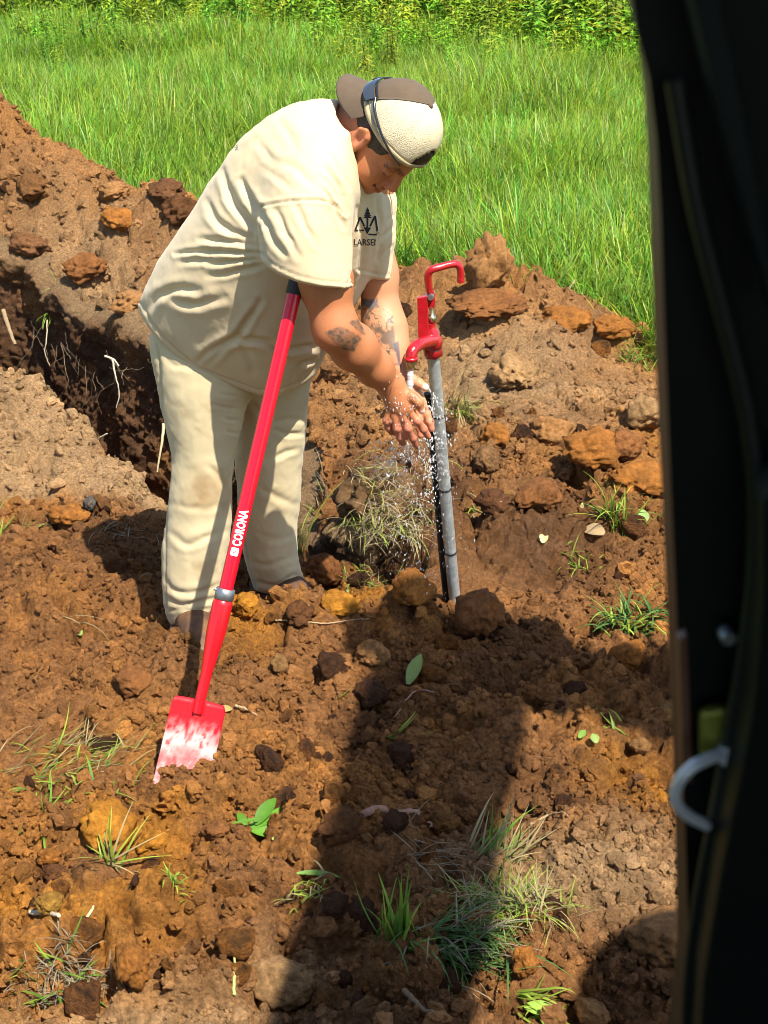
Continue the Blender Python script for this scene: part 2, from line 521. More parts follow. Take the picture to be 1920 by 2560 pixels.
# the field out to the horizon, with a hole where the worked ground lies
fm = MB()
zf = -.035
inner = [(-.46 * 1.75, 1.5, zf), (.43 * 1.75, 1.5, zf), (.43 * 9.2, 8.95, zf), (-.46 * 9.2, 8.95, zf)]
outer = [(-400, -400, zf), (400, -400, zf), (400, 700, zf), (-400, 700, zf)]
fm.add(inner + outer, [(4, 5, 1, 0), (5, 6, 2, 1), (6, 7, 3, 2), (7, 4, 0, 3)])
obj('field', fm.mesh('field', False), M['field'], kind='structure')


# ------------------------------------------------------------------ scatter helper: one stuff object, geometry copied onto its points by nodes
def scatter(name, P, rot, scl, pick, protos, material, label, cat=None, tint=None):
    me = bpy.data.meshes.new(name)
    P = np.asarray(P, np.float32)
    me.vertices.add(len(P)); me.vertices.foreach_set('co', P.ravel())
    a = me.attributes.new('rot', 'FLOAT_VECTOR', 'POINT'); a.data.foreach_set('vector', np.asarray(rot, np.float32).ravel())
    a = me.attributes.new('scl', 'FLOAT_VECTOR', 'POINT'); a.data.foreach_set('vector', np.asarray(scl, np.float32).ravel())
    a = me.attributes.new('pick', 'INT', 'POINT'); a.data.foreach_set('value', np.asarray(pick, np.int32))
    if tint is not None:
        a = me.attributes.new('tint', 'FLOAT_COLOR', 'POINT'); c4 = np.ones((len(P), 4), np.float32); c4[:, :3] = tint; a.data.foreach_set('color', c4.ravel())
    me.update()
    o = bpy.data.objects.new(name, me); C.objects.link(o)
    tag(o, label, cat, None, 'stuff')
    ng = bpy.data.node_groups.new(name + '_nodes', 'GeometryNodeTree')
    ng.interface.new_socket('Geometry', in_out='INPUT', socket_type='NodeSocketGeometry')
    ng.interface.new_socket('Geometry', in_out='OUTPUT', socket_type='NodeSocketGeometry')
    N = ng.nodes; L = ng.links
    gi = N.new('NodeGroupInput'); go = N.new('NodeGroupOutput')
    iop = N.new('GeometryNodeInstanceOnPoints')
    jn = N.new('GeometryNodeJoinGeometry')
    for p in reversed(protos):
        po = bpy.data.objects.new(name + '_piece', p)
        oi = N.new('GeometryNodeObjectInfo'); oi.inputs['Object'].default_value = po
        g2 = N.new('GeometryNodeGeometryToInstance'); L.new(oi.outputs['Geometry'], g2.inputs[0]); L.new(g2.outputs[0], jn.inputs[0])
    def na(nm, ty):
        q = N.new('GeometryNodeInputNamedAttribute'); q.data_type = ty; q.inputs['Name'].default_value = nm
        return [s for s in q.outputs if s.enabled and s.name == 'Attribute'][0]
    L.new(gi.outputs[0], iop.inputs['Points']); L.new(jn.outputs[0], iop.inputs['Instance'])
    iop.inputs['Pick Instance'].default_value = True
    L.new(na('pick', 'INT'), iop.inputs['Instance Index'])
    L.new(na('rot', 'FLOAT_VECTOR'), iop.inputs['Rotation']); L.new(na('scl', 'FLOAT_VECTOR'), iop.inputs['Scale'])
    L.new(iop.outputs[0], go.inputs[0])
    md = o.modifiers.new('scatter', 'NODES'); md.node_group = ng
    for p in protos:
        p.materials.clear(); p.materials.append(material)
    me.materials.append(material)
    return o


rng = np.random.default_rng(7)


def blade(mb, base, az, length, width, lean, droop, col0, col1, seg=4):
    """one bent blade of grass (a tapering folded strip)"""
    d = np.array([math.cos(az), math.sin(az), 0]); s = np.array([-d[1], d[0], 0])
    V = []; F = []; cols = []
    p = np.array(base, float); th = lean
    for i in range(seg + 1):
        t = i / seg
        wd = width * (1 - t ** 1.6) * (.6 + .4 * min(1, t * 4 + .2)) + .0004
        V += [p - s * wd / 2, p + s * wd / 2]
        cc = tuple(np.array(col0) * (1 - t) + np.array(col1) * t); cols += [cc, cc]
        th = lean + droop * (t ** 1.2)
        p = p + (d * math.sin(th) + np.array([0, 0, math.cos(th)])) * length / seg
    for i in range(seg): F.append((2 * i, 2 * i + 1, 2 * i + 3, 2 * i + 2))
    b = len(mb.V)
    mb.V += [tuple(v) for v in V]; mb.F += [tuple(k + b for k in f) for f in F]; mb.c += cols


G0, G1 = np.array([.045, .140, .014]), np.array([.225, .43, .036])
STRAW = np.array([.42, .36, .16])


def tuft_proto(n, rad_, lmin, lmax, seed, yel=.12, wd=.006):
    r = np.random.default_rng(seed); mb = MB()
    for i in range(n):
        a = r.uniform(0, 6.28); q = rad_ * math.sqrt(r.uniform()); L = r.uniform(lmin, lmax)
        az = a + r.normal(0, .9)
        k = .7 + .5 * r.uniform()
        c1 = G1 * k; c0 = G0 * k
        if r.uniform() < yel: c1 = c1 * .5 + STRAW * .5
        if r.uniform() < .2: c1 = c1 * np.array([1.35, 1.1, .9])
        blade(mb, (q * math.cos(a), q * math.sin(a), -.02), az, L, wd * r.uniform(.6, 1.35), abs(r.normal(.22, .4)), abs(r.normal(1.25, .85)), c0, c1, 4)
    return mb.mesh('grass_tuft', True, True)


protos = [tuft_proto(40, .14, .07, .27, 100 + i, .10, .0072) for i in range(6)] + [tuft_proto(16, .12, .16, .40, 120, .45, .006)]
n = 21000
yy = np.sqrt(rng.uniform(4.8 ** 2, 17.5 ** 2, n * 2)); xx = rng.uniform(-.36, .34, n * 2) * (yy + .4)
keep = (yy > field_edge(xx) + .02 + .12 * rng.uniform(-1, 1, n * 2))
dens = np.clip(1.15 - .045 * (yy - 6), .45, 1)
keep &= rng.uniform(size=n * 2) < dens
xx, yy = xx[keep], yy[keep]
zz, _, _ = terrain(xx, yy, False)
zz = np.where(yy > 8.9, zf, zz)
n = len(xx)
hn = 1 + .6 * fbm2(xx * 1.1, yy * 1.1, 3, 201)
s = rng.uniform(.8, 1.25, n) * hn * np.interp(yy - field_edge(xx), [0, .5], [.75, 1.0])
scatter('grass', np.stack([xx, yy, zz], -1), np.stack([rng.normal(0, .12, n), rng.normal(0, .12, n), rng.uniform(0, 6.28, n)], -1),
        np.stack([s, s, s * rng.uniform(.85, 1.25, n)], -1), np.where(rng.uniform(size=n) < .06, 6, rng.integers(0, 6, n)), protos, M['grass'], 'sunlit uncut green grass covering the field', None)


def leaf_strip(mb, base, dirv, upv, L, W, col, curl=.4, seg=4, fold=.25, tipcol=None):
    """lance-shaped leaf with a folded midrib"""
    d = np.array(dirv, float); d /= np.linalg.norm(d); u = np.array(upv, float); u = u - d * (u @ d); u /= np.linalg.norm(u) + 1e-9; s = np.cross(d, u)
    V = []; F = []; cols = []; p = np.array(base, float)
    for i in range(seg + 1):
        t = i / seg; wd = W * (math.sin(math.pi * min(1, t * .93 + .06)) ** .8) * .5 + .0004
        V += [p - s * wd + u * wd * fold, p, p + s * wd + u * wd * fold]
        c = np.array(col) if tipcol is None else np.array(col) * (1 - t) + np.array(tipcol) * t
        cols += [tuple(c * .92), tuple(c * 1.12), tuple(c)]
        ang = -curl / seg
        d2 = d * math.cos(ang) + u * math.sin(ang); u = u * math.cos(ang) - d * math.sin(ang); d = d2
        p = p + d * L / seg
    for i in range(seg):
        a = 3 * i; F += [(a, a + 1, a + 4, a + 3), (a + 1, a + 2, a + 5, a + 4)]
    b = len(mb.V)
    mb.V += [tuple(v) for v in V]; mb.F += [tuple(k + b for k in f) for f in F]; mb.c += cols


def weed_proto(seed):
    r = np.random.default_rng(seed); mb = MB()
    for st in range(4):
        h = r.uniform(.32, .66); a0 = r.uniform(0, 6.28); lean = r.uniform(0, .22); bx, by = r.normal(0, .07, 2)
        pts = [(bx + math.cos(a0) * lean * t * t * h, by + math.sin(a0) * lean * t * t * h, h * t) for t in (0, .35, .7, 1)]
        mb.tube(pts, .004, 4, (.10, .16, .02))
        for i in range(22):
            t = .15 + .85 * i / 22; az = i * 2.4 + r.normal(0, .3)
            p = np.array([bx + math.cos(a0) * lean * t * t * h, by + math.sin(a0) * lean * t * t * h, h * t])
            k = r.uniform(.7, 1.25)
            leaf_strip(mb, p, (math.cos(az), math.sin(az), .55), (0, 0, 1), r.uniform(.08, .15), r.uniform(.020, .034), np.array([.25, .43, .035]) * k, .9, 3)
    return mb.mesh('weed', True, True)


wp = [weed_proto(300 + i) for i in range(5)]
n = 5200
xx = rng.uniform(-.36, .34, n) ; yy = rng.uniform(11.5, 18.5, n); xx = xx * (yy + .5)
edge = np.interp(xx, [-6, -1, .5, 1.5, 4], [14.2, 13.6, 13.2, 11.7, 11.2]) + .5 * fbm2(xx * 1.1, yy * 0, 2, 222)
k = (yy > edge + 1.1 * rng.normal(size=n)) & (rng.uniform(size=n) < np.interp(xx, [-5, -1, 2], [.28, .5, 1]))
xx, yy = xx[k], yy[k]; n = len(xx)
s = rng.uniform(.75, 1.2, n) * np.interp(yy - np.interp(xx, [-6, -1, .5, 1.5, 4], [14.2, 13.6, 13.2, 11.7, 11.2]), [-.3, .8], [.6, 1.05])
scatter('weeds', np.stack([xx, yy, np.full(n, zf)], -1), np.stack([rng.normal(0, .12, n), rng.normal(0, .12, n), rng.uniform(0, 6.28, n)], -1),
        np.stack([s, s, s], -1), rng.integers(0, 5, n), wp, M['grass'], 'tall leafy green weeds standing along the back of the field')


# ------------------------------------------------------------------ soil crumbs (stuff)
def rough_ball(seed, sub=2, amp=.3, squash=(1, 1, 1)):
    bm = bmesh.new(); bmesh.ops.create_icosphere(bm, subdivisions=sub, radius=1)
    V = np.array([v.co for v in bm.verts]); F = [tuple(v.index for v in f.verts) for f in bm.faces]; bm.free()
    o = seed * 3.17
    d = 1 + amp * fbm3(V * 1.3 + o, 3, seed) + amp * .55 * fbm3(V * 4.1 + o, 3, seed + 9, .6) + (amp * (.34 * np.abs(fbm3(V * 6 + o, 2, seed + 29)) + .26 * fbm3(V * 11 + o, 2, seed + 19, .7) + .16 * fbm3(V * 19 + o, 1, seed + 39)) if sub > 2 else 0)
    # a few flattened facets, as on broken clods
    r = np.random.default_rng(seed)
    W = V * d[:, None]
    for i in range(4):
        nrm = r.normal(size=3); nrm /= np.linalg.norm(nrm); h = r.uniform(.62, .9)
        ex = np.maximum(0, W @ nrm - h); W = W - nrm[None] * (ex * .5)[:, None]
    return W * np.array(squash), np.array(F)


cp = []
for i in range(8):
    V, F = rough_ball(400 + i, 2, .95, (1, .85, .7))
    cp.append(new_mesh('crumb', V, F, False))
for nm, n, lo_, hi_, pw, lab in (('soil_crumbs', 120000, .0024, .0100, 2.6, 'loose crumbs of brown soil littering the dug ground'), ('soil_lumps', 8500, .007, .023, 2.0, 'small lumps of broken soil spread over the dug ground')):
    yy = 1.9 * np.tan(rng.uniform(math.atan(1.8 / 1.9), math.atan(7.2 / 1.9), n)); xx = rng.uniform(-.33, .26, n) * (yy + .2)
    zz, tr, gm = terrain(xx, yy)
    dn = fbm2(xx * 2.1, yy * 2.1, 3, 231)
    tn = soil_tan(xx, yy)
    k = (gm < .2) & (tr < .3) & (rng.uniform(size=n) < .5 + .9 * dn) & (rng.uniform(size=n) > .5 * tn)
    xx, yy, zz, tr = xx[k], yy[k], zz[k], tr[k]; n = len(xx)
    s = lo_ + (hi_ - lo_) * rng.uniform(size=n) ** pw * np.interp(yy, [2, 4, 6], [1, 1.25, 2.1])
    tint, _ = soil_color(xx, yy, zz, tr * 0)
    tint = tint * rng.uniform(.7, 1.45, (n, 1))
    scatter(nm, np.stack([xx, yy, zz + s * .15], -1), rng.uniform(0, 6.28, (n, 3)), np.stack([s, s, s], -1), rng.integers(0, 8, n), cp, M['crumb'], lab, None, tint)


# ------------------------------------------------------------------ the bank of the trench: a ragged, lumpy face under the sod
def bank(name, edge, depth, inward, seed, lip=.03):
    E_ = np.array(smooth_path(np.array(edge), 14)); 
    d = np.r_[0, np.cumsum(np.linalg.norm(np.diff(E_, axis=0), axis=1))]
    s_ = np.arange(0, d[-1], .011); X = np.interp(s_, d, E_[:, 0]); Y = np.interp(s_, d, E_[:, 1])
    tx_, ty_ = np.gradient(X), np.gradient(Y); L_ = np.hypot(tx_, ty_); nx_, ny_ = -ty_ / L_ * inward, tx_ / L_ * inward
    nr = 64; T = np.linspace(0, 1, nr)
    ofs = np.linspace(-.2, .26, 70)
    trv = terrain((X[:, None] + nx_[:, None] * ofs).ravel(), (Y[:, None] + ny_[:, None] * ofs).ravel(), False)[1].reshape(-1, 70)
    o0 = ofs[np.argmax(trv > .75, axis=1)] - .015; o0[~(trv > .75).any(1)] = 0
    o0 = np.convolve(np.r_[[o0[0]] * 3, o0, [o0[-1]] * 3], np.ones(7) / 7, 'valid')
    X = X + nx_ * o0; Y = Y + ny_ * o0
    ztop = terrain(X - nx_ * .11, Y - ny_ * .11)[0]
    ztop = np.convolve(np.r_[[ztop[0]] * 4, ztop, [ztop[-1]] * 4], np.ones(9) / 9, 'valid')
    P = np.stack([X[:, None] + 0 * T, Y[:, None] + 0 * T, ztop[:, None] + .0 - T[None] * depth], -1)
    n = fbm3(P * 9, 4, seed, .6); n2 = np.abs(fbm3(P * 28, 3, seed + 5, .6))
    off = -.07 + .095 * sstep(0, .10, T)[None] + .02 * T[None] + .035 * n + .04 * n2 + .012 * fbm3(P * 55, 2, seed + 21) - .03 * sstep(.12, .3, T)[None] * sstep(1, .4, T)[None]
    P = P + np.stack([nx_, ny_, 0 * nx_], -1)[:, None, :] * off[..., None]
    P[..., 2] += .02 * n2
    R, K = len(s_), nr
    idx = np.arange(R * K).reshape(R, K)
    F = np.stack([idx[:-1, :-1], idx[:-1, 1:], idx[1:, 1:], idx[1:, :-1]], -1).reshape(-1, 4)
    V = P.reshape(-1, 3)
    nn = fbm3(V * 7, 4, seed + 9); tt = np.tile(T, R)
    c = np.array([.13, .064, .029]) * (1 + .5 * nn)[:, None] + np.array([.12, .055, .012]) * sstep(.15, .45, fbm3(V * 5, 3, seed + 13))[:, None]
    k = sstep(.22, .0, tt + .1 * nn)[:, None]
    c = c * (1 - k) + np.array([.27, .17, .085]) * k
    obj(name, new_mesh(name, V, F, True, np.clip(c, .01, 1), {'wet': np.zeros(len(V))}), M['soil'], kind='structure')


bank('trench_bank', FAR_EDGE[2:], .62, 1, 901)
# ------------------------------------------------------------------ implicit surfaces -> meshes (sparse surface nets)
def mesh_sdf(f, lo, hi, vs, slack=1.7, B=12):
    lo = np.array(lo, float); hi = np.array(hi, float)
    nb = np.ceil((hi - lo) / (vs * B)).astype(int)
    gi = np.stack(np.meshgrid(*[np.arange(k) for k in nb], indexing='ij'), -1).reshape(-1, 3)
    cen = lo + (gi + .5) * B * vs
    fv = f(cen)
    gi = gi[np.abs(fv) < slack * B * vs * .87]
    S = B + 1
    loc = np.stack(np.meshgrid(*[np.arange(S)] * 3, indexing='ij'), -1).reshape(-1, 3)
    ND = nb * B + 2
    def gid(c): return (c[..., 0].astype(np.int64) * ND[1] + c[..., 1]) * ND[2] + c[..., 2]
    ids = []; pos = []; quads = []
    for c0 in range(0, len(gi), 250):
        g = gi[c0:c0 + 250]; n = len(g)
        ijk = g[:, None, :] * B + loc[None]
        val = f((lo + ijk * vs).reshape(-1, 3)).reshape(n, S, S, S)
        ijk = ijk.reshape(n, S, S, S, 3)
        sgn = val < 0
        acc = np.zeros((n, B, B, B, 3)); cnt = np.zeros((n, B, B, B))
        for ax in range(3):
            o = [a for a in range(3) if a != ax]
            for da in (0, 1):
                for db in (0, 1):
                    sl0 = [slice(None)] * 4; sl1 = [slice(None)] * 4
                    sl0[1 + ax] = slice(0, B); sl1[1 + ax] = slice(1, B + 1)
                    for q, d in ((o[0], da), (o[1], db)):
                        sl0[1 + q] = slice(d, d + B); sl1[1 + q] = slice(d, d + B)
                    v0 = val[tuple(sl0)]; v1 = val[tuple(sl1)]
                    m = (v0 < 0) != (v1 < 0)
                    t = np.where(m, v0 / np.where(m, v0 - v1, 1), 0)
                    cnt += m
                    acc[..., ax] += t * m
                    acc[..., o[0]] += da * m; acc[..., o[1]] += db * m
        act = cnt > 0
        w_ = np.nonzero(act)
        cell = ijk[:, :B, :B, :B][w_]
        ids.append(gid(cell)); pos.append(lo + (cell + acc[w_] / cnt[w_][:, None]) * vs)
        for ax in range(3):
            sl0 = [slice(None)] + [slice(0, B)] * 3; sl1 = list(sl0); sl1[1 + ax] = slice(1, B + 1)
            a = sgn[tuple(sl0)]; b = sgn[tuple(sl1)]
            w2 = np.nonzero(a != b)
            e = ijk[:, :B, :B, :B][w2]; fl = a[w2]
            u, v = [q for q in range(3) if q != ax]
            if ax == 1: u, v = v, u
            du = np.zeros(3, int); du[u] = 1; dv = np.zeros(3, int); dv[v] = 1
            q = np.stack([gid(e - du - dv), gid(e - dv), gid(e), gid(e - du)], -1)
            q[~fl] = q[~fl][:, ::-1]
            quads.append(q)
    ids = np.concatenate(ids); pos = np.concatenate(pos); quads = np.concatenate(quads)
    o = np.argsort(ids); ids = ids[o]; pos = pos[o]
    k = np.searchsorted(ids, quads); k = np.clip(k, 0, len(ids) - 1)
    ok = (ids[k] == quads).all(1)
    return pos, k[ok]


def vnormals(V, F):
    T = np.concatenate([F[:, [0, 1, 2]], F[:, [0, 2, 3]]]) if F.shape[1] == 4 else F
    n = np.cross(V[T[:, 1]] - V[T[:, 0]], V[T[:, 2]] - V[T[:, 0]])
    N = np.zeros_like(V)
    for k in range(3):
        for a in range(3): N[:, a] += np.bincount(T[:, k], n[:, a], len(V))
    return N / (np.linalg.norm(N, axis=1, keepdims=True) + 1e-12)


def relax(V, F, it=3, lam=.5):
    E = np.concatenate([F[:, [0, 1]], F[:, [1, 2]], F[:, [2, 3]], F[:, [3, 0]]])
    deg = np.bincount(E.ravel(), minlength=len(V)).astype(float) + 1e-9
    for _ in range(it):
        A = np.zeros_like(V)
        for a in range(3):
            A[:, a] = np.bincount(E[:, 0], V[E[:, 1], a], len(V)) + np.bincount(E[:, 1], V[E[:, 0], a], len(V))
        V = V + lam * (A / deg[:, None] - V)
    return V


def smin(a, b, k):
    h = np.maximum(k - np.abs(a - b), 0) / k
    return np.minimum(a, b) - h * h * k * .25


def smax(a, b, k): return -smin(-a, -b, k)


def s_ell(P, c, r):
    q = P - np.asarray(c); r = np.asarray(r, float)
    k0 = np.linalg.norm(q / r, axis=-1); k1 = np.linalg.norm(q / (r * r), axis=-1)
    return k0 * (k0 - 1) / (k1 + 1e-9)


def s_cap(P, a, b, ra, rb):
    a = np.asarray(a, float); b = np.asarray(b, float); e = b - a
    t = np.clip((P - a) @ e / (e @ e), 0, 1)
    return np.linalg.norm(P - a - t[..., None] * e, axis=-1) - (ra + (rb - ra) * t)


def s_chain(P, pts, rs, k=.012):
    d = None
    for i in range(len(pts) - 1):
        c = s_cap(P, pts[i], pts[i + 1], rs[i], rs[i + 1])
        d = c if d is None else smin(d, c, k)
    return d


class Inflate:
    """a soft body whose outline seen from the side is a polygon and whose depth follows from the outline: the thicker the outline, the deeper the body"""
    def __init__(s, poly, yc, k=1.0, pad=60, step=5):
        s.poly = np.array(poly, float); s.yc = yc; s.k = k
        lo = s.poly.min(0) - pad; hi = s.poly.max(0) + pad
        s.lo = lo
        h = None
        for st in (40, 20, 10, step):
            nx = int((hi[0] - lo[0]) / st) + 2; ny = int((hi[1] - lo[1]) / st) + 2
            X, Y = np.meshgrid(lo[0] + np.arange(nx) * st, lo[1] + np.arange(ny) * st, indexing='ij')
            sd_ = poly_sd(X, Y, s.poly); ins = sd_ > 0
            if h is None: H = np.zeros((nx, ny))
            else: H = s._samp(h, pst, X, Y) * ins
            for _ in range(140):
                A = np.zeros_like(H)
                A[1:-1, 1:-1] = .25 * (H[2:, 1:-1] + H[:-2, 1:-1] + H[1:-1, 2:] + H[1:-1, :-2] + st * st)
                H = A * ins
            h = H; pst = st
        s.st = step
        g = np.gradient(np.sqrt(h + 1e-9) , step)
        gh = np.gradient(h, step); s.rad = np.sqrt(2 * h + gh[0] ** 2 + gh[1] ** 2)
        # sign outside, and a local radius that reaches a little over the edge
        R = s.rad.copy()
        for _ in range(24):
            A = R.copy()
            for ax in (0, 1):
                A = np.maximum(A, np.maximum(np.roll(R, 1, ax), np.roll(R, -1, ax)))
            R = np.where(ins, R, A)
        for _ in range(6):
            R = (R + np.roll(R, 1, 0) + np.roll(R, -1, 0) + np.roll(R, 1, 1) + np.roll(R, -1, 1)) / 5
        R = np.maximum(R, 18)
        s.R = R
        s.h2 = np.where(ins, 2 * h, 2 * sd_ * R)
    def _samp(s, A, st, X, Y):
        u = np.clip((X - s.lo[0]) / st, 0, A.shape[0] - 1.001); v = np.clip((Y - s.lo[1]) / st, 0, A.shape[1] - 1.001)
        i = u.astype(int); j = v.astype(int); fu = u - i; fv = v - j
        return (A[i, j] * (1 - fu) + A[i + 1, j] * fu) * (1 - fv) + (A[i, j + 1] * (1 - fu) + A[i + 1, j + 1] * fu) * fv
    def __call__(s, P):
        u, v = proj(P)
        yc = s.yc(u, v) if callable(s.yc) else s.yc
        m = 3.62 / FPX
        dw = (P[:, 1] - yc) / m / s.k
        h2 = s._samp(s.h2, s.st, u, v); R = s._samp(s.R, s.st, u, v)
        # beyond the raster: distance to its box
        e = np.maximum(np.maximum(s.lo[0] - u, u - (s.lo[0] + s.st * (s.h2.shape[0] - 1))), 0) + np.maximum(np.maximum(s.lo[1] - v, v - (s.lo[1] + s.st * (s.h2.shape[1] - 1))), 0)
        F = (dw * dw - h2) / (2 * np.sqrt(np.maximum(R, 18) ** 2 + .0 * dw * dw))
        F = np.where(np.abs(F) > R * .8, np.sign(F) * (R * .8 + np.abs(np.abs(F) - R * .8) ** .75), F)
        return (F + e) * m


def clip_px(P, poly):
    """signed distance (metres, negative inside) to a polygon drawn in the side view"""
    u, v = proj(P)
    return -poly_sd(u, v, poly) * 3.6 / FPX


def lin(a, b, va, vb):
    """linear blend of a value along the line a->b of the side view"""
    a = np.array(a, float); b = np.array(b, float); e = b - a; L = e @ e
    return lambda u, v: va + (vb - va) * np.clip(((u - a[0]) * e[0] + (v - a[1]) * e[1]) / L, -.2, 1.2)


# ------------------------------------------------------------------ the man
person = empty('person', at_y(560, 1540, 3.42) * np.array([1, 1, 0]),
               'man bending over in sand coloured t-shirt and trousers rinsing his hands under the hydrant', 'person')

HR = np.array([[0.406, 0.563, 0.72], [-0.371, 0.822, -0.433], [-0.835, -0.092, 0.542]])
HO = at_y(960, 342, 3.2)
HS = .87


def head_w(p): return (np.asarray(p) * HS) @ HR.T + HO


def head_l(P): return ((P - HO) @ HR) / HS


def head_sdf(P):
    p = head_l(P); q = p.copy(); q[:, 1] = np.abs(q[:, 1])
    d = s_ell(p, (-.008, 0, .035), (.099, .079, .092))
    d = smin(d, s_ell(p, (.028, 0, -.035), (.066, .066, .088)), .03)
    d = smin(d, s_ell(p, (.045, 0, -.085), (.047, .050, .036)), .03)
    d = smin(d, s_ell(p, (.074, 0, -.102), (.022, .025, .020)), .022)          # chin
    d = smin(d, s_ell(p, (.008, 0, -.085), (.062, .062, .040)), .03)          # under the jaw
    d = smin(d, s_ell(q, (.056, .040, -.045), (.034, .030, .036)), .025)       # cheeks
    d = smin(d, s_cap(q, (.092, .0, .017), (.077, .046, .014), .011, .010), .018)   # brow
    d = smax(d, -s_ell(q, (.104, .034, -.008), (.022, .021, .013)), .016)      # eye socket
    d = smin(d, s_ell(q, (.0795, .0335, -.007), (.0145, .0165, .0125)), .005)   # closed lid
    d = smin(d, s_cap(p, (.092, 0, .010), (.114, 0, -.034), .0085, .0125), .013)  # nose
    d = smin(d, s_ell(q, (.103, .0125, -.040), (.0115, .0085, .0085)), .007)
    d = smax(d, -s_ell(q, (.110, .0075, -.049), (.005, .0035, .004)), .004)
    d = smin(d, s_ell(p, (.086, 0, -.069), (.018, .030, .014)), .02)           # mouth mound
    d = smin(d, s_chain(q, [(.104, 0, -.0625), (.096, .018, -.063), (.086, .029, -.060)], [.0052, .0045, .002], .004), .006)
    d = smin(d, s_chain(q, [(.102, 0, -.0745), (.094, .017, -.073), (.085, .028, -.063)], [.0065, .0052, .002], .004), .006)
    d = smax(d, -s_chain(q, [(.110, 0, -.0685), (.102, .017, -.0675), (.088, .033, -.0595)], [.0028, .0026, .0022], .003), .004)
    d = smax(d, -s_chain(q, [(.101, .019, -.036), (.093, .034, -.056)], [.0035, .003], .003), .010)   # smile fold
    # ear
    e = s_ell(q, (-.006, .083, -.008), (.022, .011, .034))
    e = smax(e, -s_ell(q, (-.003, .094, -.006), (.0125, .010, .020)), .006)
    e = smin(e, s_chain(q, [(.006, .087, -.018), (.002, .090, .012), (-.012, .092, .022), (-.024, .091, .008), (-.020, .089, -.016), (-.008, .086, -.036)], [.0045, .0045, .0045, .0045, .004, .0065], .003), .004)
    e = smin(e, s_ell(q, (.004, .083, -.034), (.0095, .0075, .011)), .006)
    d = smin(d, e, .006)
    return d * HS


# arms and hands: joints read off the photograph at their distances
R_SH, R_EL, R_WR = at_y(765, 520, 3.13), at_y(838, 822, 3.08), at_y(972, 955, 3.21)
L_SH, L_EL, L_WR = at_y(938, 520, 3.40), at_y(955, 790, 3.37), at_y(995, 925, 3.295)
NECK = at_y(848, 345, 3.27)


def hand(P, wr, palm, fingers, thumb, k=.008, rs=.0092):
    d = None
    for a, b, ra, rb in palm:
        c = s_cap(P, a, b, ra, rb); d = c if d is None else smin(d, c, .014)
    for fgr in fingers + [thumb]:
        n = len(fgr)
        r = [rs * (1.12 - .27 * i / (n - 1)) for i in range(n)]
        if fgr is thumb: r = [rs * v for v in (1.7, 1.35, 1.15, .92)][:n]
        d = smin(d, s_chain(P, fgr, r, .004), .006)
        # knuckle swellings
        for i in range(1, n - 1):
            d = smin(d, np.linalg.norm(P - fgr[i], axis=-1) - r[i] * 1.02, .004)
    return d


def px3(l): return [at_y(*p) for p in l]


RH_PALM = [(*px3([(975, 960, 3.205), (980, 1018, 3.20)]), .025, .0145), (*px3([(978, 965, 3.205), (1002, 1024, 3.192)]), .026, .015), (*px3([(985, 968, 3.205), (1022, 1018, 3.192)]), .025, .0145)]
RH_F = [px3([(975, 1030, 3.20), (968, 1052, 3.198), (971, 1068, 3.205), (979, 1080, 3.215)]),
        px3([(990, 1042, 3.192), (993, 1070, 3.19), (1000, 1092, 3.20), (1007, 1108, 3.212)]),
        px3([(1009, 1042, 3.188), (1020, 1070, 3.186), (1032, 1094, 3.197), (1040, 1112, 3.21)]),
        px3([(1026, 1032, 3.19), (1044, 1052, 3.185), (1058, 1072, 3.193), (1070, 1090, 3.205)])]
RH_T = px3([(1000, 975, 3.205), (1030, 992, 3.19), (1047, 1006, 3.185), (1054, 1026, 3.188)])
LH_PALM = [(*px3([(995, 925, 3.295), (1022, 1000, 3.265)]), .025, .018), (*px3([(1000, 928, 3.295), (1046, 1005, 3.265)]), .024, .017)]
LH_F = [px3([(1012, 1005, 3.268), (1000, 1040, 3.262), (992, 1062, 3.255), (988, 1082, 3.25)]),
        px3([(1026, 1010, 3.266), (1022, 1048, 3.258), (1018, 1072, 3.25), (1016, 1092, 3.245)]),
        px3([(1040, 1010, 3.264), (1046, 1048, 3.255), (1050, 1070, 3.25), (1052, 1088, 3.245)]),
        px3([(1052, 1002, 3.264), (1066, 1034, 3.258), (1074, 1055, 3.252), (1079, 1072, 3.25)])]
LH_T = px3([(1004, 945, 3.29), (1030, 950, 3.272), (1047, 958, 3.262), (1064, 969, 3.255)])


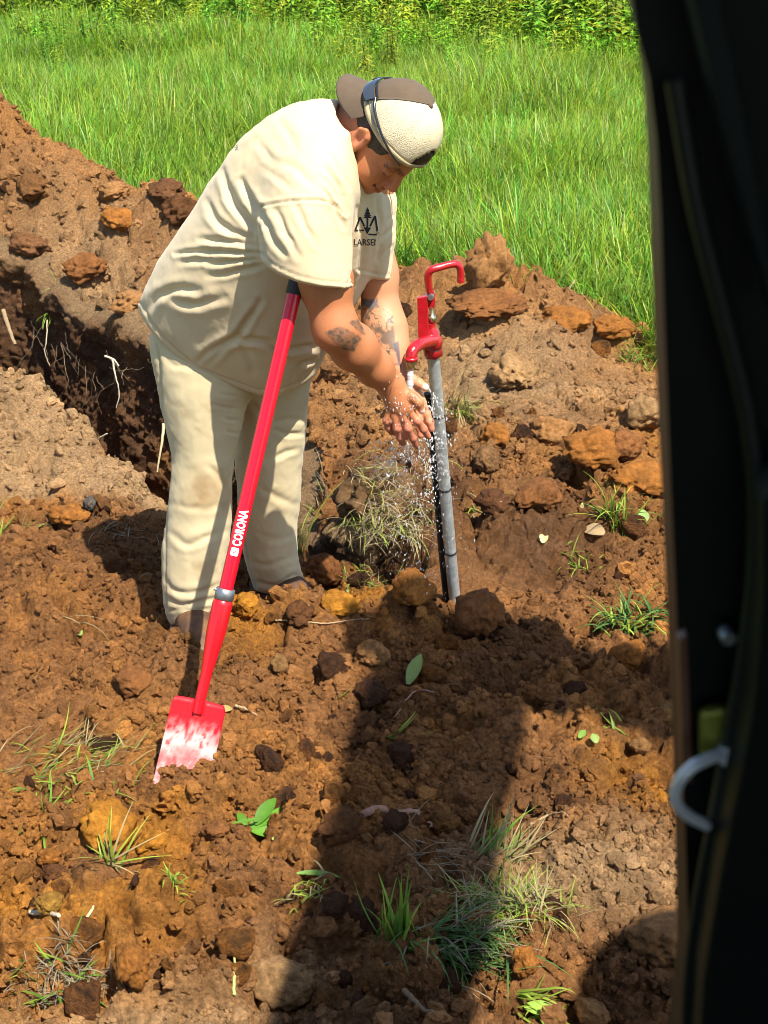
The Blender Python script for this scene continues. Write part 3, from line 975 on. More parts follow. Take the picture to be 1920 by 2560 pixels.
def body_sdf(P):
    d = head_sdf(P)
    nb = head_w((-.035, 0, -.055)); nb2 = head_w((-.0, 0, -.055))
    d = smin(d, s_chain(P, [nb, NECK], [.062, .066], .02), .03)
    t = s_chain(P, [NECK + (at_y(700, 560, 3.30) - NECK) * .3, at_y(700, 560, 3.30), at_y(560, 800, 3.44)], [.07, .07, .07], .05)
    t = smin(t, s_chain(P, [at_y(790, 440, 3.2), NECK, at_y(935, 470, 3.38)], [.05, .055, .045], .05), .04)
    d = smin(d, t, .03)
    # right arm
    fore1 = R_EL + (R_WR - R_EL) * .33
    ra = s_chain(P, [R_SH, at_y(812, 700, 3.10), R_EL, fore1, R_EL + (R_WR - R_EL) * .72, R_WR], [.056, .052, .043, .0455, .0355, .028], .03)
    ra = smin(ra, s_ell((P - (R_SH * .42 + R_EL * .58)), (.010, -.004, -.004), (.037, .036, .055)), .03)
    # crease of the elbow, seen from outside
    d = smin(d, ra, .03)
    la = s_chain(P, [L_SH, at_y(944, 690, 3.39), L_EL, L_EL + (L_WR - L_EL) * .3, L_EL + (L_WR - L_EL) * .7, L_WR], [.036, .042, .041, .043, .034, .0265], .03)
    d = smin(d, la, .02)
    d = smin(d, hand(P, R_WR, RH_PALM, RH_F, RH_T), .016)
    d = smin(d, hand(P, L_WR, LH_PALM, LH_F, LH_T), .010)
    return d


def make_body():
    V, F = mesh_sdf(body_sdf, (-.60, 2.85, .40), (.30, 3.75, 1.50), .0028)
    V = relax(V, F, 1, .4)
    N = vnormals(V, F)
    u, v = proj(V)
    p = head_l(V); q = p.copy(); q[:, 1] = np.abs(q[:, 1])
    skin = np.array([.46, .17, .072]); pale = np.array([.60, .32, .19]); pink = np.array([.56, .20, .13])
    n = fbm3(V * 60, 3, 501); n2 = fbm3(V * 14, 3, 505)
    c = skin * (1 + .10 * n + .10 * n2)[:, None]
    def mix(c, k, t): t = np.clip(t, 0, 1)[:, None]; return c * (1 - t) + np.array(k) * t
    inhead = np.linalg.norm(p, axis=1) < .2
    # left arm is paler on its inner side; palms and fingers are pinker
    dl = np.minimum(s_cap(V, L_SH, L_EL, 0, 0), s_cap(V, L_EL, L_WR, 0, 0)); dr = np.minimum(s_cap(V, R_SH, R_EL, 0, 0), s_cap(V, R_EL, R_WR, 0, 0))
    isl = (dl < dr) & ~inhead
    c = mix(c, pale, .5 * isl * (V[:, 2] > .60))
    hd = ((v > 1000) & ~inhead)
    c = mix(c, pink, .75 * sstep(1030, 1075, v) * hd)
    c = mix(c, (.78, .55, .45), .8 * (np.linalg.norm(V - RH_T[-1], axis=1) < .010)); c = mix(c, (.78, .60, .50), .8 * (np.linalg.norm(V - LH_T[-1], axis=1) < .011))
    # face
    c = mix(c, pink, .35 * inhead * sstep(.028, .0, np.linalg.norm(q - np.array([.0, .088, -.005]), axis=1) - .012))
    c = mix(c, (.40, .12, .07), .6 * inhead * (np.abs(p[:, 2] + .0685) < .011) * (q[:, 1] < .029) * (p[:, 0] > .075))
    brow = s_chain(q, [(.098, .014, .012), (.092, .034, .019), (.076, .052, .013)], [.0, .0, .0]) if False else np.minimum(s_cap(q, (.100, .014, .010), (.093, .034, .017), 0, 0), s_cap(q, (.093, .034, .017), (.074, .054, .010), 0, 0))
    c = mix(c, (.030, .018, .012), .85 * inhead * sstep(.0115, .006, brow) * sstep(-.5, .1, fbm3(p * 260, 2, 511)))
    lash = np.minimum(s_cap(q, (.0925, .020, -.014), (.0935, .034, -.0155), 0, 0), s_cap(q, (.0935, .034, -.0155), (.0845, .049, -.011), 0, 0))
    c = mix(c, (.03, .016, .012), .9 * inhead * sstep(.0048, .0025, lash))
    c = mix(c, (.10, .035, .025), .8 * inhead * sstep(.0035, .001, np.minimum(s_cap(q, (.105, 0, -.0685), (.098, .017, -.0675), 0, 0), s_cap(q, (.098, .017, -.0675), (.087, .033, -.0595), 0, 0))))
    c = mix(c, (.24, .095, .05), .30 * inhead * sstep(-.055, -.085, p[:, 2]) * (p[:, 0] > .0))
    # tattoos: dense band round the right forearm, fine line work down the left arm
    ink = np.array([.055, .055, .045])
    isr = (dr < dl + .01) & ~inhead & (v > 780)
    t1 = np.minimum(poly_sd(u, v, [(806, 830), (850, 815), (872, 822), (908, 846), (884, 880), (862, 876), (838, 862)]), 99) + 3 * fbm3(V * 110, 2, 515)
    t2 = poly_sd(u, v, [(868, 806), (880, 800), (897, 796), (916, 836), (909, 840)]) + 3 * fbm3(V * 110, 2, 516)
    pat = .55 + .45 * sstep(-.12, .2, fbm3(V * 170, 3, 518, .7)) * sstep(.02, .07, np.abs(fbm3(V * 60, 2, 519)))
    c = mix(c, ink, isr * pat * np.maximum(sstep(0, 3, t1), sstep(0, 3, t2)) * .88)
    t3 = poly_sd(u, v, [(900, 745), (946, 742), (985, 790), (990, 850), (1000, 915), (960, 918), (935, 850), (905, 790)])
    lines = np.abs(fbm3(V * 34 + .8 * fbm3(V * 20, 2, 520)[:, None], 3, 521)); arcs = np.abs(np.sin(np.hypot(u - 935, v - 815) * .32 + 2.4 * n2))
    l2 = np.maximum(sstep(.06, .02, lines), .7 * sstep(.22, .06, arcs) * sstep(52, 40, np.hypot(u - 945, v - 810)))
    fill = .65 * sstep(.05, .25, fbm3(V * 34, 3, 523))
    c = mix(c, ink * 1.3, isl * sstep(0, 4, t3) * np.maximum(l2 * .95, fill * 1.2))
    t4 = poly_sd(u, v, [(903, 752), (912, 748), (940, 745), (948, 765), (930, 772), (908, 768)])
    c = mix(c, np.array([.10, .12, .16]), isl * sstep(0, 3, t4) * .75)
    t5 = poly_sd(u, v, [(982, 858), (998, 850), (1003, 905), (1008, 930), (996, 915)])
    c = mix(c, np.array([.05, .06, .09]), isl * sstep(0, 3, t5) * .85)
    me = new_mesh('body', V, F, True, c)
    return obj('body', me, M['skin'], person)


M['skin'] = mat('skin', attr=True, rough=.5, spec=.4, var=.06, vscale=180, bump=.25, bscale=420, bdist=.0012, sss=.12)
M['shirt'] = mat('shirt_cotton', attr=True, rough=.92, spec=.12, sheen=.15, var=.035, vscale=16, bump=.25, bscale=700, bdist=.0008)
M['trouser'] = mat('trouser_canvas', attr=True, rough=.9, spec=.15, sheen=.1, var=.05, vscale=20, bump=.3, bscale=600, bdist=.001)
M['hair'] = mat('hair', (.016, .012, .010), rough=.45, var=.4, vscale=90, bump=.8, bscale=260, bdist=.003)
body = make_body()


# ---- clothes
TORSO = [(852, 250), (800, 247), (735, 259), (670, 288), (612, 336), (562, 398), (515, 470), (470, 540), (428, 602), (393, 655), (366, 712), (346, 765), (350, 850), (395, 940), (470, 1010), (600, 1040), (720, 1040), (775, 985),
         (806, 905), (826, 850), (858, 812), (895, 752), (923, 700), (948, 625), (962, 555), (964, 500), (945, 452), (905, 410), (878, 350), (868, 295)]
TORSO_CLIP = [(300, 100), (1100, 100), (1100, 760), (840, 840), (822, 866), (812, 902), (790, 938), (766, 958), (738, 972), (694, 988), (640, 985), (602, 972), (545, 950), (482, 920), (440, 888), (400, 852), (368, 812), (344, 768), (300, 740)]
SLEEVE = [(668, 470), (705, 395), (765, 345), (830, 322), (866, 338), (880, 400), (886, 480), (882, 565), (880, 660), (886, 760), (890, 860), (720, 830), (668, 700), (654, 660), (648, 600), (642, 545), (650, 500)]
SLEEVE_CLIP = [(400, 100), (1000, 100), (1000, 700), (863, 722), (800, 716), (742, 702), (695, 682), (668, 664), (640, 640), (400, 640)]
LSLEEVE = [(900, 480), (950, 452), (985, 466), (992, 500), (988, 560), (984, 640), (984, 740), (980, 830), (905, 825), (905, 690), (905, 600)]
LSLEEVE_CLIP = [(800, 300), (1100, 300), (1100, 700), (974, 700), (945, 699), (921, 692), (800, 670)]
yc_torso = lin((540, 900), (870, 320), 3.44, 3.275)
tor = Inflate(TORSO, yc_torso, 1.05)
slv = Inflate(SLEEVE, lin((760, 380), (790, 700), 3.16, 3.10), 1.0)
lsl = Inflate(LSLEEVE, 3.40, 1.9)


def shirt_sdf(P):
    a = smax(tor(P), clip_px(P, TORSO_CLIP), .006)
    b = smax(slv(P), clip_px(P, SLEEVE_CLIP), .006)
    c = smax(lsl(P), clip_px(P, LSLEEVE_CLIP), .006)
    u, v = proj(P)
    k = np.interp(v, [330, 480, 560, 700], [.10, .07, .022, .012])
    h = np.maximum(k - np.abs(a - b), 0) / k
    d = np.minimum(a, b) - h * h * k * .25
    d = smin(d, c, .02)
    # neck opening
    d = smax(d, -s_chain(P, [head_w((-.03, 0, -.05)), NECK + np.array([.03, .0, .01])], [.078, .072], .02), .008)
    return d


# folds: (polyline in the side view, half width px, depth m, ridge)
SHIRT_FOLDS = [
    ([(500, 596), (550, 600), (600, 607), (652, 618)], 8, .008), ([(440, 632), (520, 627), (600, 632), (660, 634)], 7, .010), ([(520, 660), (570, 655), (620, 650), (664, 644)], 6, .008), ([(455, 655), (500, 650), (540, 645)], 9, .005),
    ([(560, 430), (572, 480), (590, 520), (622, 552), (645, 580)], 10, .010), ([(604, 450), (622, 490), (646, 525), (660, 560)], 9, .012), ([(515, 500), (540, 550), (580, 580), (640, 600)], 10, .008),
    ([(520, 690), (570, 684), (625, 672), (668, 655)], 8, .005),
    ([(370, 770), (400, 735), (450, 722), (500, 730)], 12, .010), ([(420, 745), (480, 762), (560, 745)], 12, .008),
    ([(498, 897), (540, 868), (590, 838), (620, 800), (650, 752)], 9, .014), ([(520, 905), (570, 862), (600, 845)], 9, .008), ([(590, 845), (650, 850), (690, 878)], 10, .012), ([(600, 852), (625, 900), (632, 930)], 10, .006),
    ([(690, 880), (740, 872), (790, 866)], 9, .009), ([(735, 945), (750, 915), (785, 900)], 8, .010),
    ([(655, 515), (668, 560), (690, 610), (715, 640)], 8, .008), ([(690, 520), (715, 580), (745, 640)], 9, .006), ([(735, 505), (762, 560), (790, 610)], 9, .005), ([(650, 560), (656, 620), (675, 660)], 7, .007),
    ([(812, 420), (835, 450), (855, 490), (866, 530)], 7, .009), ([(818, 450), (842, 490), (858, 530)], 6, .008), ([(815, 478), (840, 520), (862, 570)], 6, .007), ([(825, 390), (850, 430), (870, 470)], 6, .006),
    ([(660, 420), (700, 450), (740, 480)], 10, .003), ([(690, 400), (740, 420), (790, 470)], 11, .003), ([(700, 300), (720, 330), (735, 370)], 12, .003), ([(640, 345), (665, 380), (690, 420)], 12, .003),
    ([(895, 520), (905, 600), (900, 680)], 8, .006), ([(940, 490), (950, 560), (945, 650)], 7, .008), ([(960, 560), (975, 545), (985, 540)], 5, .004), ([(952, 600), (966, 580), (982, 570)], 5, .005), ([(955, 640), (968, 620), (980, 612)], 5, .004),
    ([(880, 690), (870, 740), (850, 790)], 9, .006),
]


def fold_disp(V, N, folds, seed):
    u, v = proj(V)
    view = (CAMP - V); view /= np.linalg.norm(view, axis=1, keepdims=True)
    face = sstep(.0, .35, (N * view).sum(1))
    D = np.zeros(len(V))
    wu = u + 5 * fbm2(u / 40, v / 40, 3, seed); wv = v + 5 * fbm2(u / 40, v / 40, 3, seed + 7)
    for pts, w_, dep in folds:
        P = np.array(pts, float)
        box = (u > P[:, 0].min() - 60) & (u < P[:, 0].max() + 60) & (v > P[:, 1].min() - 60) & (v < P[:, 1].max() + 60)
        if not box.any(): continue
        d, t, sg = line_d(wu[box], wv[box], smooth_path(P, 5))
        tp = np.clip(np.sin(math.pi * (.06 + .88 * t)), 0, 1) ** .7
        s_ = d * sg; w_ = w_ * .9; dep = dep * .74
        D[box] += dep * tp * (-np.exp(-(s_ / w_) ** 2) + .6 * np.exp(-((s_ - 1.7 * w_) / (1.1 * w_)) ** 2) + .45 * np.exp(-((s_ + 1.8 * w_) / (1.3 * w_)) ** 2))
    return D * face


def make_shirt():
    V, F = mesh_sdf(shirt_sdf, (-.75, 2.85, .5), (.20, 3.80, 1.45), .0042)
    V = relax(V, F, 2, .5)
    N = vnormals(V, F)
    D = fold_disp(V, N, SHIRT_FOLDS, 601)
    u, v = proj(V)
    # soft unevenness of loose cotton, stretched along the pull of the cloth
    D += .0034 * fbm3(V @ np.array([[6, 0, 5], [0, 6, 0], [-9, 0, 12.]]), 2, 611) + .0012 * fbm3(V * 40, 3, 612)
    # stitched seams and hems: sleeve seam, double-stitched hems, collar rib
    d1, t1, _ = line_d(u, v, smooth_path([(652, 517), (700, 506), (755, 500), (808, 501), (840, 515), (866, 538)], 5))
    near = V[:, 1] < 3.22
    D += np.where(near, -.0022 * np.exp(-(d1 / 3.2) ** 2) + .0015 * np.exp(-((d1 - 7) / 4) ** 2), 0)
    hs = poly_sd(u, v, SLEEVE_CLIP); ht = poly_sd(u, v, TORSO_CLIP); hl = poly_sd(u, v, LSLEEVE_CLIP)
    hem = np.where(near & (u > 640), hs, np.where(u > 890, hl, ht))
    D += -.0022 * np.exp(-((hem - 13) / 2.6) ** 2) + .0015 * np.exp(-((hem - 5) / 5) ** 2)
    V = V + N * D[:, None]
    col = np.array([.64, .51, .325]) * np.ones((len(V), 1))
    st = .16 * sstep(.05, .5, fbm3(V * 6, 4, 621)) + .3 * sstep(.28, .45, fbm3(V * 13, 4, 623)) * sstep(.95, .8, V[:, 2])
    col = col * (1 - st[:, None]) + np.array([.45, .33, .19]) * st[:, None]
    seam = .6 * np.exp(-(d1 / 2.4) ** 2) * near + .18 * np.exp(-((hem - 13) / 2.0) ** 2)
    col = col * (1 - seam[:, None] * .7)
    return new_mesh('t_shirt', V, F, True, col)


shirt_me = make_shirt()
shirt_bvh = None


def bvh_of(me): return BVHTree.FromPolygons([v.co for v in me.vertices], [tuple(p.vertices) for p in me.polygons])


shirt_bvh = bvh_of(shirt_me)
shirt = obj('t_shirt', shirt_me, M['shirt'], person)

RLEG = [(560, 800), (420, 800), (372, 840), (378, 890), (388, 940), (398, 990), (404, 1035), (418, 1090), (430, 1140), (424, 1185), (420, 1240), (413, 1310), (405, 1365), (404, 1420), (407, 1470), (413, 1520), (424, 1562), (440, 1640),
        (500, 1640), (540, 1600), (545, 1520), (556, 1470), (566, 1420), (575, 1350), (580, 1270), (581, 1190), (585, 1145), (600, 1085), (614, 1020), (626, 970), (640, 900)]
RCLIP = [(300, 700), (800, 700), (800, 1300), (600, 1440), (545, 1500), (520, 1534), (490, 1541), (455, 1550), (434, 1563), (424, 1558), (300, 1500)]
LLEG = [(600, 820), (560, 900), (585, 980), (598, 1040), (592, 1100), (588, 1160), (592, 1230), (598, 1300), (606, 1370), (620, 1430), (636, 1475), (660, 1560), (760, 1560), (774, 1500), (768, 1462), (752, 1428), (744, 1385), (744, 1300), (752, 1235),
        (754, 1175), (762, 1110), (768, 1040), (772, 980), (785, 900), (790, 820)]
LCLIP = [(400, 700), (900, 700), (900, 1440), (772, 1462), (752, 1478), (700, 1492), (660, 1484), (636, 1476), (400, 1400)]
rlg = Inflate(RLEG, lin((520, 850), (480, 1600), 3.40, 3.335), .95)
llg = Inflate(LLEG, lin((680, 850), (700, 1500), 3.50, 3.565), 1.1)
TR_FOLDS = [
    ([(545, 985), (580, 990), (612, 996)], 5, .006), ([(530, 1012), (575, 1020), (606, 1026)], 5, .006), ([(555, 1045), (580, 1052), (604, 1052)], 5, .006), ([(520, 975), (560, 965), (615, 968)], 6, .005), ([(570, 1080), (588, 1084), (598, 1082)], 5, .005),
    ([(415, 900), (440, 915), (480, 918)], 8, .004), ([(395, 880), (400, 960), (402, 1040)], 6, .005), ([(428, 1205), (455, 1180), (475, 1178)], 9, .004), ([(520, 1165), (550, 1195), (565, 1235)], 9, .007), ([(430, 1260), (490, 1270), (560, 1262)], 9, .004),
    ([(425, 1330), (470, 1360), (520, 1340), (566, 1330)], 10, .007), ([(412, 1400), (450, 1425), (490, 1410), (540, 1380)], 9, .007), ([(408, 1440), (440, 1475), (500, 1480), (545, 1462)], 8, .008), ([(415, 1490), (450, 1512), (500, 1502), (545, 1498)], 7, .009), ([(420, 1525), (470, 1522), (525, 1520)], 6, .006),
    ([(425, 1350), (440, 1380), (470, 1400)], 8, .006),
    ([(680, 1075), (720, 1085), (762, 1080)], 7, .007), ([(670, 1060), (715, 1050), (765, 1048)], 7, .006), ([(670, 1155), (710, 1130), (748, 1122)], 9, .008), ([(660, 1180), (700, 1190), (745, 1172)], 9, .006), ([(640, 1330), (690, 1350), (740, 1335)], 9, .005),
    ([(620, 1400), (670, 1412), (735, 1390)], 8, .006), ([(640, 1455), (690, 1465), (735, 1440), (760, 1450)], 7, .009), ([(700, 1440), (735, 1425), (750, 1432)], 6, .008), ([(600, 1240), (606, 1310), (622, 1400)], 6, .004), ([(612, 1000), (640, 1020), (660, 1060)], 8, .005), ([(640, 1210), (690, 1240), (740, 1262)], 10, .005),
]


def tr_sdf(P):
    a = smax(rlg(P), clip_px(P, RCLIP), .006); b = smax(llg(P), clip_px(P, LCLIP), .006)
    hip = s_ell(P, at_y(575, 880, 3.46), (.16, .10, .10))
    return smin(smin(a, b, .012), hip, .05)


def make_trousers():
    V, F = mesh_sdf(tr_sdf, (-.70, 3.05, -.12), (.0, 3.95, .95), .0045)
    V = relax(V, F, 2, .5); N = vnormals(V, F)
    D = fold_disp(V, N, [(p_, w_, d_ * .62) for i_, (p_, w_, d_) in enumerate(TR_FOLDS) if i_ % 4 != 3], 701) + .0028 * fbm3(V * np.array([24, 24, 7]), 2, 713) * (.35 + .65 * sstep(1200, 1500, proj(V)[1])) + .0025 * fbm3(V * np.array([18, 18, 12]), 3, 711) + .0012 * fbm3(V * 45, 3, 712)
    u, v = proj(V)
    isr = (V[:, 1] < np.interp(u, [380, 600, 660], [3.9, 3.48, 3.40]))
    s1, _, _ = line_d(u, v, smooth_path([(592, 1180), (600, 1280), (612, 1360), (626, 1430), (640, 1470)], 4)); s2, _, _ = line_d(u, v, smooth_path([(392, 860), (402, 960), (408, 1060), (424, 1150), (416, 1280), (412, 1400), (418, 1520)], 4))
    sm = np.exp(-(s1 / 3.5) ** 2) * (~isr) + np.exp(-(s2 / 3.0) ** 2) * isr
    D += -.003 * sm
    V = V + N * D[:, None]
    base = np.array([.58, .485, .30])
    col = base * np.ones((len(V), 1))
    dirt = np.array([.26, .15, .06]); n = fbm3(V * 16, 4, 721)
    def mix(c, k, t): t = np.clip(t, 0, 1)[:, None]; return c * (1 - t) + k * t
    knee = 1.5 * np.exp(-((u - 505) / 46) ** 2 - ((v - 1235) / 55) ** 2) * isr + .5 * np.exp(-((u - 480) / 55) ** 2 - ((v - 1400) / 40) ** 2) * isr + .55 * np.exp(-((u - 690) / 55) ** 2 - ((v - 1450) / 30) ** 2) + .3 * np.exp(-((u - 690) / 50) ** 2 - ((v - 1260) / 60) ** 2)
    col = mix(col, dirt, .55 * knee * sstep(-.5, .35, n))
    col = mix(col, dirt, .28 * sstep(1480, 1560, v) * sstep(-.2, .3, n))
    col = mix(col, dirt * 1.2, .22 * sstep(.05, .4, n)); col = mix(col, dirt, .35 * sstep(.3, .5, fbm3(V * 9 + 5, 4, 723)) * sstep(1150, 1350, v))
    col = mix(col, base * .62, .45 * sm)
    return new_mesh('trousers', V, F, True, col)


trousers = obj('trousers', make_trousers(), M['trouser'], person)


# ---- boots
def boot_sdf(c, ang, top):
    ca, sa = math.cos(ang), math.sin(ang)
    c = np.array(c)
    def f(P):
        q = P - c
        x = q[:, 0] * ca + q[:, 1] * sa; y = -q[:, 0] * sa + q[:, 1] * ca
        p = np.stack([x, y, q[:, 2]], -1)
        d = s_ell(p, (.05, 0, .035), (.085, .047, .045))
        d = smin(d, s_ell(p, (-.06, 0, .04), (.07, .040, .05)), .04)
        d = smin(d, s_cap(p, (-.06, 0, .05), (-.07, 0, top), .048, .05), .03)
        sole = smax(s_ell(p, (.0, 0, 0), (.15, .056, .06)), np.abs(p[:, 2] + .004) - .014, .004)
        d = smin(smax(d, -(p[:, 2] - .0), .01), sole, .004)
        return d
    return f


M['boot'] = mat('boot_leather', attr=True, rough=.75, spec=.3, var=.25, vscale=60, bump=.5, bscale=200, bdist=.002)
for (c, ang, top) in ((at_y(487, 1578, 3.30) * np.array([1, 1, 0]) + np.array([0, 0, .03]), -1.25, .12), (at_y(700, 1478, 3.57) * np.array([1, 1, 0]) + np.array([0, 0, .0]), -1.0, .10)):
    c = np.array(c)
    V, F = mesh_sdf(boot_sdf(c, ang, top), c - np.array([.2, .2, .06]), c + np.array([.2, .2, .22]), .005)
    V = relax(V, F, 1, .4)
    toe = (V - c) @ np.array([math.cos(ang), math.sin(ang), 0])
    n = fbm3(V * 40, 3, 801)
    col = np.array([.10, .052, .030]) * np.ones((len(V), 1))
    k = np.clip(sstep(.07, .125, toe + .02 * n) * sstep(.06, .02, V[:, 2] - c[2]), 0, 1)[:, None]
    col = col * (1 - k) + np.array([.42, .34, .27]) * k
    k = (V[:, 2] - c[2] < .012)[:, None]; col = np.where(k, np.array([.09, .06, .04]), col)
    k = (.6 * sstep(-.1, .4, n))[:, None]; col = col * (1 - k) + np.array([.20, .10, .04]) * k
    obj('boot', new_mesh('boot', V, F, True, col), M['boot'], person)


# ---- hair and cap, in the frame of the head
def hair_sdf(P):
    p = head_l(P); q = p.copy(); q[:, 1] = np.abs(q[:, 1])
    d = s_ell(p, (-.010, 0, .034), (.1035, .0835, .096))
    hl = np.interp(p[:, 0], [-.11, -.06, -.025, .01, .02, .05, .06], [-.085, -.080, -.05, -.02, -.022, .008, .06])
    d = smax(d, (hl - p[:, 2]) * .8, .008)
    d = np.maximum(d, p[:, 2] - .075)
    t = s_ell(p, (.078, 0, .068), (.026, .045, .034))
    d = np.minimum(d, t)
    return (d + .0018 * fbm3(P * 150, 2, 811)) * HS


V, F = mesh_sdf(hair_sdf, HO - .17, HO + .17, .003)
obj('hair', new_mesh('hair', V, F, True), M['hair'], person)

RIM = lambda ph: .036 + .018 * max(0, math.cos(ph)) - .004 * max(0, -math.cos(ph))


def crown_pt(ph, t, off=0.0):
    rz = RIM(ph); c, s_ = math.cos(ph), math.sin(ph)
    e = math.cos(t * math.pi / 2) ** .72; zz_ = rz + (.150 - rz) * math.sin(t * math.pi / 2) ** 1.12
    a = .110 + off; b = .090 + off
    k = (abs(c) ** 2.2 + abs(s_) ** 2.2) ** (-1 / 2.2)
    return np.array([-.004 + a * c * k * e, b * s_ * k * e, zz_ + off * t])


def crown_patch(name, sel, material, parent, off=0.0, nphi=96, nt=22, thick=.0022):
    V = []; F = []; ix = {}
    def vid(i, j, o):
        i = i % nphi
        key = (i, j, o)
        if key not in ix:
            ph = 2 * math.pi * i / nphi; t = j / nt
            wob = .0012 * math.sin(9 * ph + 3 * t) * (1 - t) + (-.0012 if i % (nphi // 6) == 0 else 0) * (1 if 0 < j < nt - 1 else 0)
            ix[key] = len(V); V.append(head_w(crown_pt(ph, min(t, .985), off + wob - (thick if o else 0))))
        return ix[key]
    fs = [(i, j) for i in range(nphi) for j in range(nt) if sel(2 * math.pi * (i + .5) / nphi, (j + .5) / nt)]
    S = set(fs)
    for i, j in fs:
        F.append((vid(i, j, 0), vid(i + 1, j, 0), vid(i + 1, j + 1, 0), vid(i, j + 1, 0)))
        F.append((vid(i, j, 1), vid(i, j + 1, 1), vid(i + 1, j + 1, 1), vid(i + 1, j, 1)))
        for di, dj, e in ((0, -1, ((i, j), (i + 1, j))), (0, 1, ((i + 1, j + 1), (i, j + 1))), (-1, 0, ((i, j + 1), (i, j))), (1, 0, ((i + 1, j), (i + 1, j + 1)))):
            if ((i + di) % nphi, j + dj) not in S:
                F.append((vid(*e[0], 1), vid(*e[1], 1), vid(*e[1], 0), vid(*e[0], 0)))
    return obj(name, new_mesh(name, np.array(V), F, True), material, parent)


def wrap(ph):
    return (ph + math.pi) % (2 * math.pi) - math.pi


def in_open(ph, t): return (wrap(ph) / .47) ** 2 + ((t - .10) / .30) ** 2 < 1 and t > .10


def is_front(ph, t): return abs(wrap(ph - math.pi)) < .98 + .55 * t


M['cap_mesh'] = mat('cap_mesh_fabric', (.66, .56, .38), rough=.9, spec=.12, var=.07, vscale=60, bump=0, bump2=[(.5, 480, .0022, 'v')])
M['cap_cloth'] = mat('cap_twill', (.115, .082, .055), rough=.9, spec=.15, sheen=.1, var=.10, vscale=50, bump=.4, bscale=500, bdist=.001)
M['cap_band'] = mat('cap_band', (.46, .38, .23), rough=.9, spec=.15, var=.25, vscale=70)
cap = crown_patch('cap', lambda ph, t: not in_open(ph, t) and t > .09, M['cap_mesh'], person)
V = []; F = []
for o in (0, 1):
    for i in range(33):
        for j in range(21):
            t = j / 20 * .985; V.append(head_w(crown_pt(math.pi + (-1 + i / 16) * (.86 + .55 * t), t, .0026 - .002 * o)))
for i in range(32):
    for j in range(20):
        a = i * 21 + j; q = (a, a + 21, a + 22, a + 1); F += [q, tuple(k + 693 for k in q[::-1])]
for j in range(20):
    for a in (j, 32 * 21 + j): F.append((a, a + 1, a + 694, a + 693))
obj('front_panel', new_mesh('front_panel', np.array(V), F, True), M['cap_cloth'], cap)
crown_patch('sweatband', lambda ph, t: t < .09, M['cap_band'], cap, .0012)
mb = MB(); mb.lathe([(0, .007), (.002, .007), (.004, .004)], head_w((-.004, 0, .1505)), HR[:, 2], 12); obj('button', mb.mesh('button'), M['cap_cloth'], cap)
# bill, pointing backwards over the neck
V = []; F = []; ny, nr = 28, 8
for o in (0, 1):
    for i in range(ny + 1):
        yy_ = -.0845 + .169 * i / ny
        k = max(0, 1 - (yy_ / .090) ** 2) ** .5
        for j in range(nr + 1):
            r_ = j / nr
            xi = -.008 - .108 * k; L_ = .082 * max(0, 1 - (yy_ / .086) ** 4) ** .6
            dd = np.array([-.72, 0, -.69])
            p = np.array([xi, yy_, .034]) + dd * L_ * r_ + np.array([0, 0, -.030 * (yy_ / .085) ** 2 * (.25 + .75 * r_) - (.003 if o else 0)])
            V.append(head_w(p))
n1 = (ny + 1) * (nr + 1)
for i in range(ny):
    for j in range(nr):
        a = i * (nr + 1) + j; q = (a, a + 1, a + nr + 2, a + nr + 1)
        F.append(q); F.append(tuple(n1 + k for k in q[::-1]))
    a = i * (nr + 1) + nr; F.append((a, a + n1, a + nr + 1 + n1, a + nr + 1))
obj('bill', new_mesh('bill', np.array(V), F, True), M['cap_cloth'], cap)

# ---- sunglasses pushed onto the back of the cap (a thing of their own)
M['frame'] = mat('sunglass_frame', (.014, .014, .017), rough=.22, spec=.6, coat=.4)
M['lens'] = mat('sunglass_lens', (.10, .12, .15), rough=.06, spec=.9, metal=.6)
sung = empty('sunglasses', HO + HR @ np.array([-.1, 0, .05]), 'black wraparound sunglasses hooked backwards over the cap', 'sunglasses')
def gl(ph, z, off): 
    c, s_ = math.cos(ph), math.sin(ph); k = (abs(c) ** 2.2 + abs(s_) ** 2.2) ** (-1 / 2.2)
    t = max(0, (z - .036) / .114); e = math.cos(t * math.pi / 2) ** .72
    return head_w((-.004 + (.110 * e + off) * c * k, (.090 * e + off) * s_ * k, z))
fr = MB()
fr.tube([gl(math.pi + a, .073 - .004 * math.cos(a * 3), .010) for a in np.linspace(-1.0, 1.0, 25)], .0020, 8)
fr.tube([gl(math.pi + a, .052, .012) for a in np.linspace(-.25, .25, 9)], .0016, 8)
obj('frame', fr.mesh('frame'), M['frame'], sung)
for sg in (-1, 1):
    V = []; F = []
    aa = np.linspace(.10, .98, 14)
    for o in (0, 1):
        for a in aa:
            for j in range(6):
                zt = .073 - .004; zb = .060 - .020 * math.sin((a - .10) / 1.0 * math.pi) ** .7
                V.append(gl(math.pi + sg * a, zt + (zb - zt) * j / 5, .0112 - .0016 * o))
    n1 = 14 * 6
    for i in range(13):
        for j in range(5):
            a = i * 6 + j; q = (a, a + 1, a + 7, a + 6); F += [q, tuple(n1 + k for k in q[::-1])]
    obj('lens', new_mesh('lens', np.array(V), F, True), M['lens'], sung)
    tm = MB()
    tm.tube(smooth_path([gl(math.pi + sg * a, z, .008 + o) for a, z, o in ((.98, .072, .003), (1.25, .065, .003), (1.7, .058, .001), (2.05, .054, .0), (2.35, .050, -.001), (2.5, .046, -.002))], 5),
            [.0036 - .0018 * i / 25 for i in range(26)], 8, flat=.6)
    obj('temple', tm.mesh('temple'), M['frame'], sung)


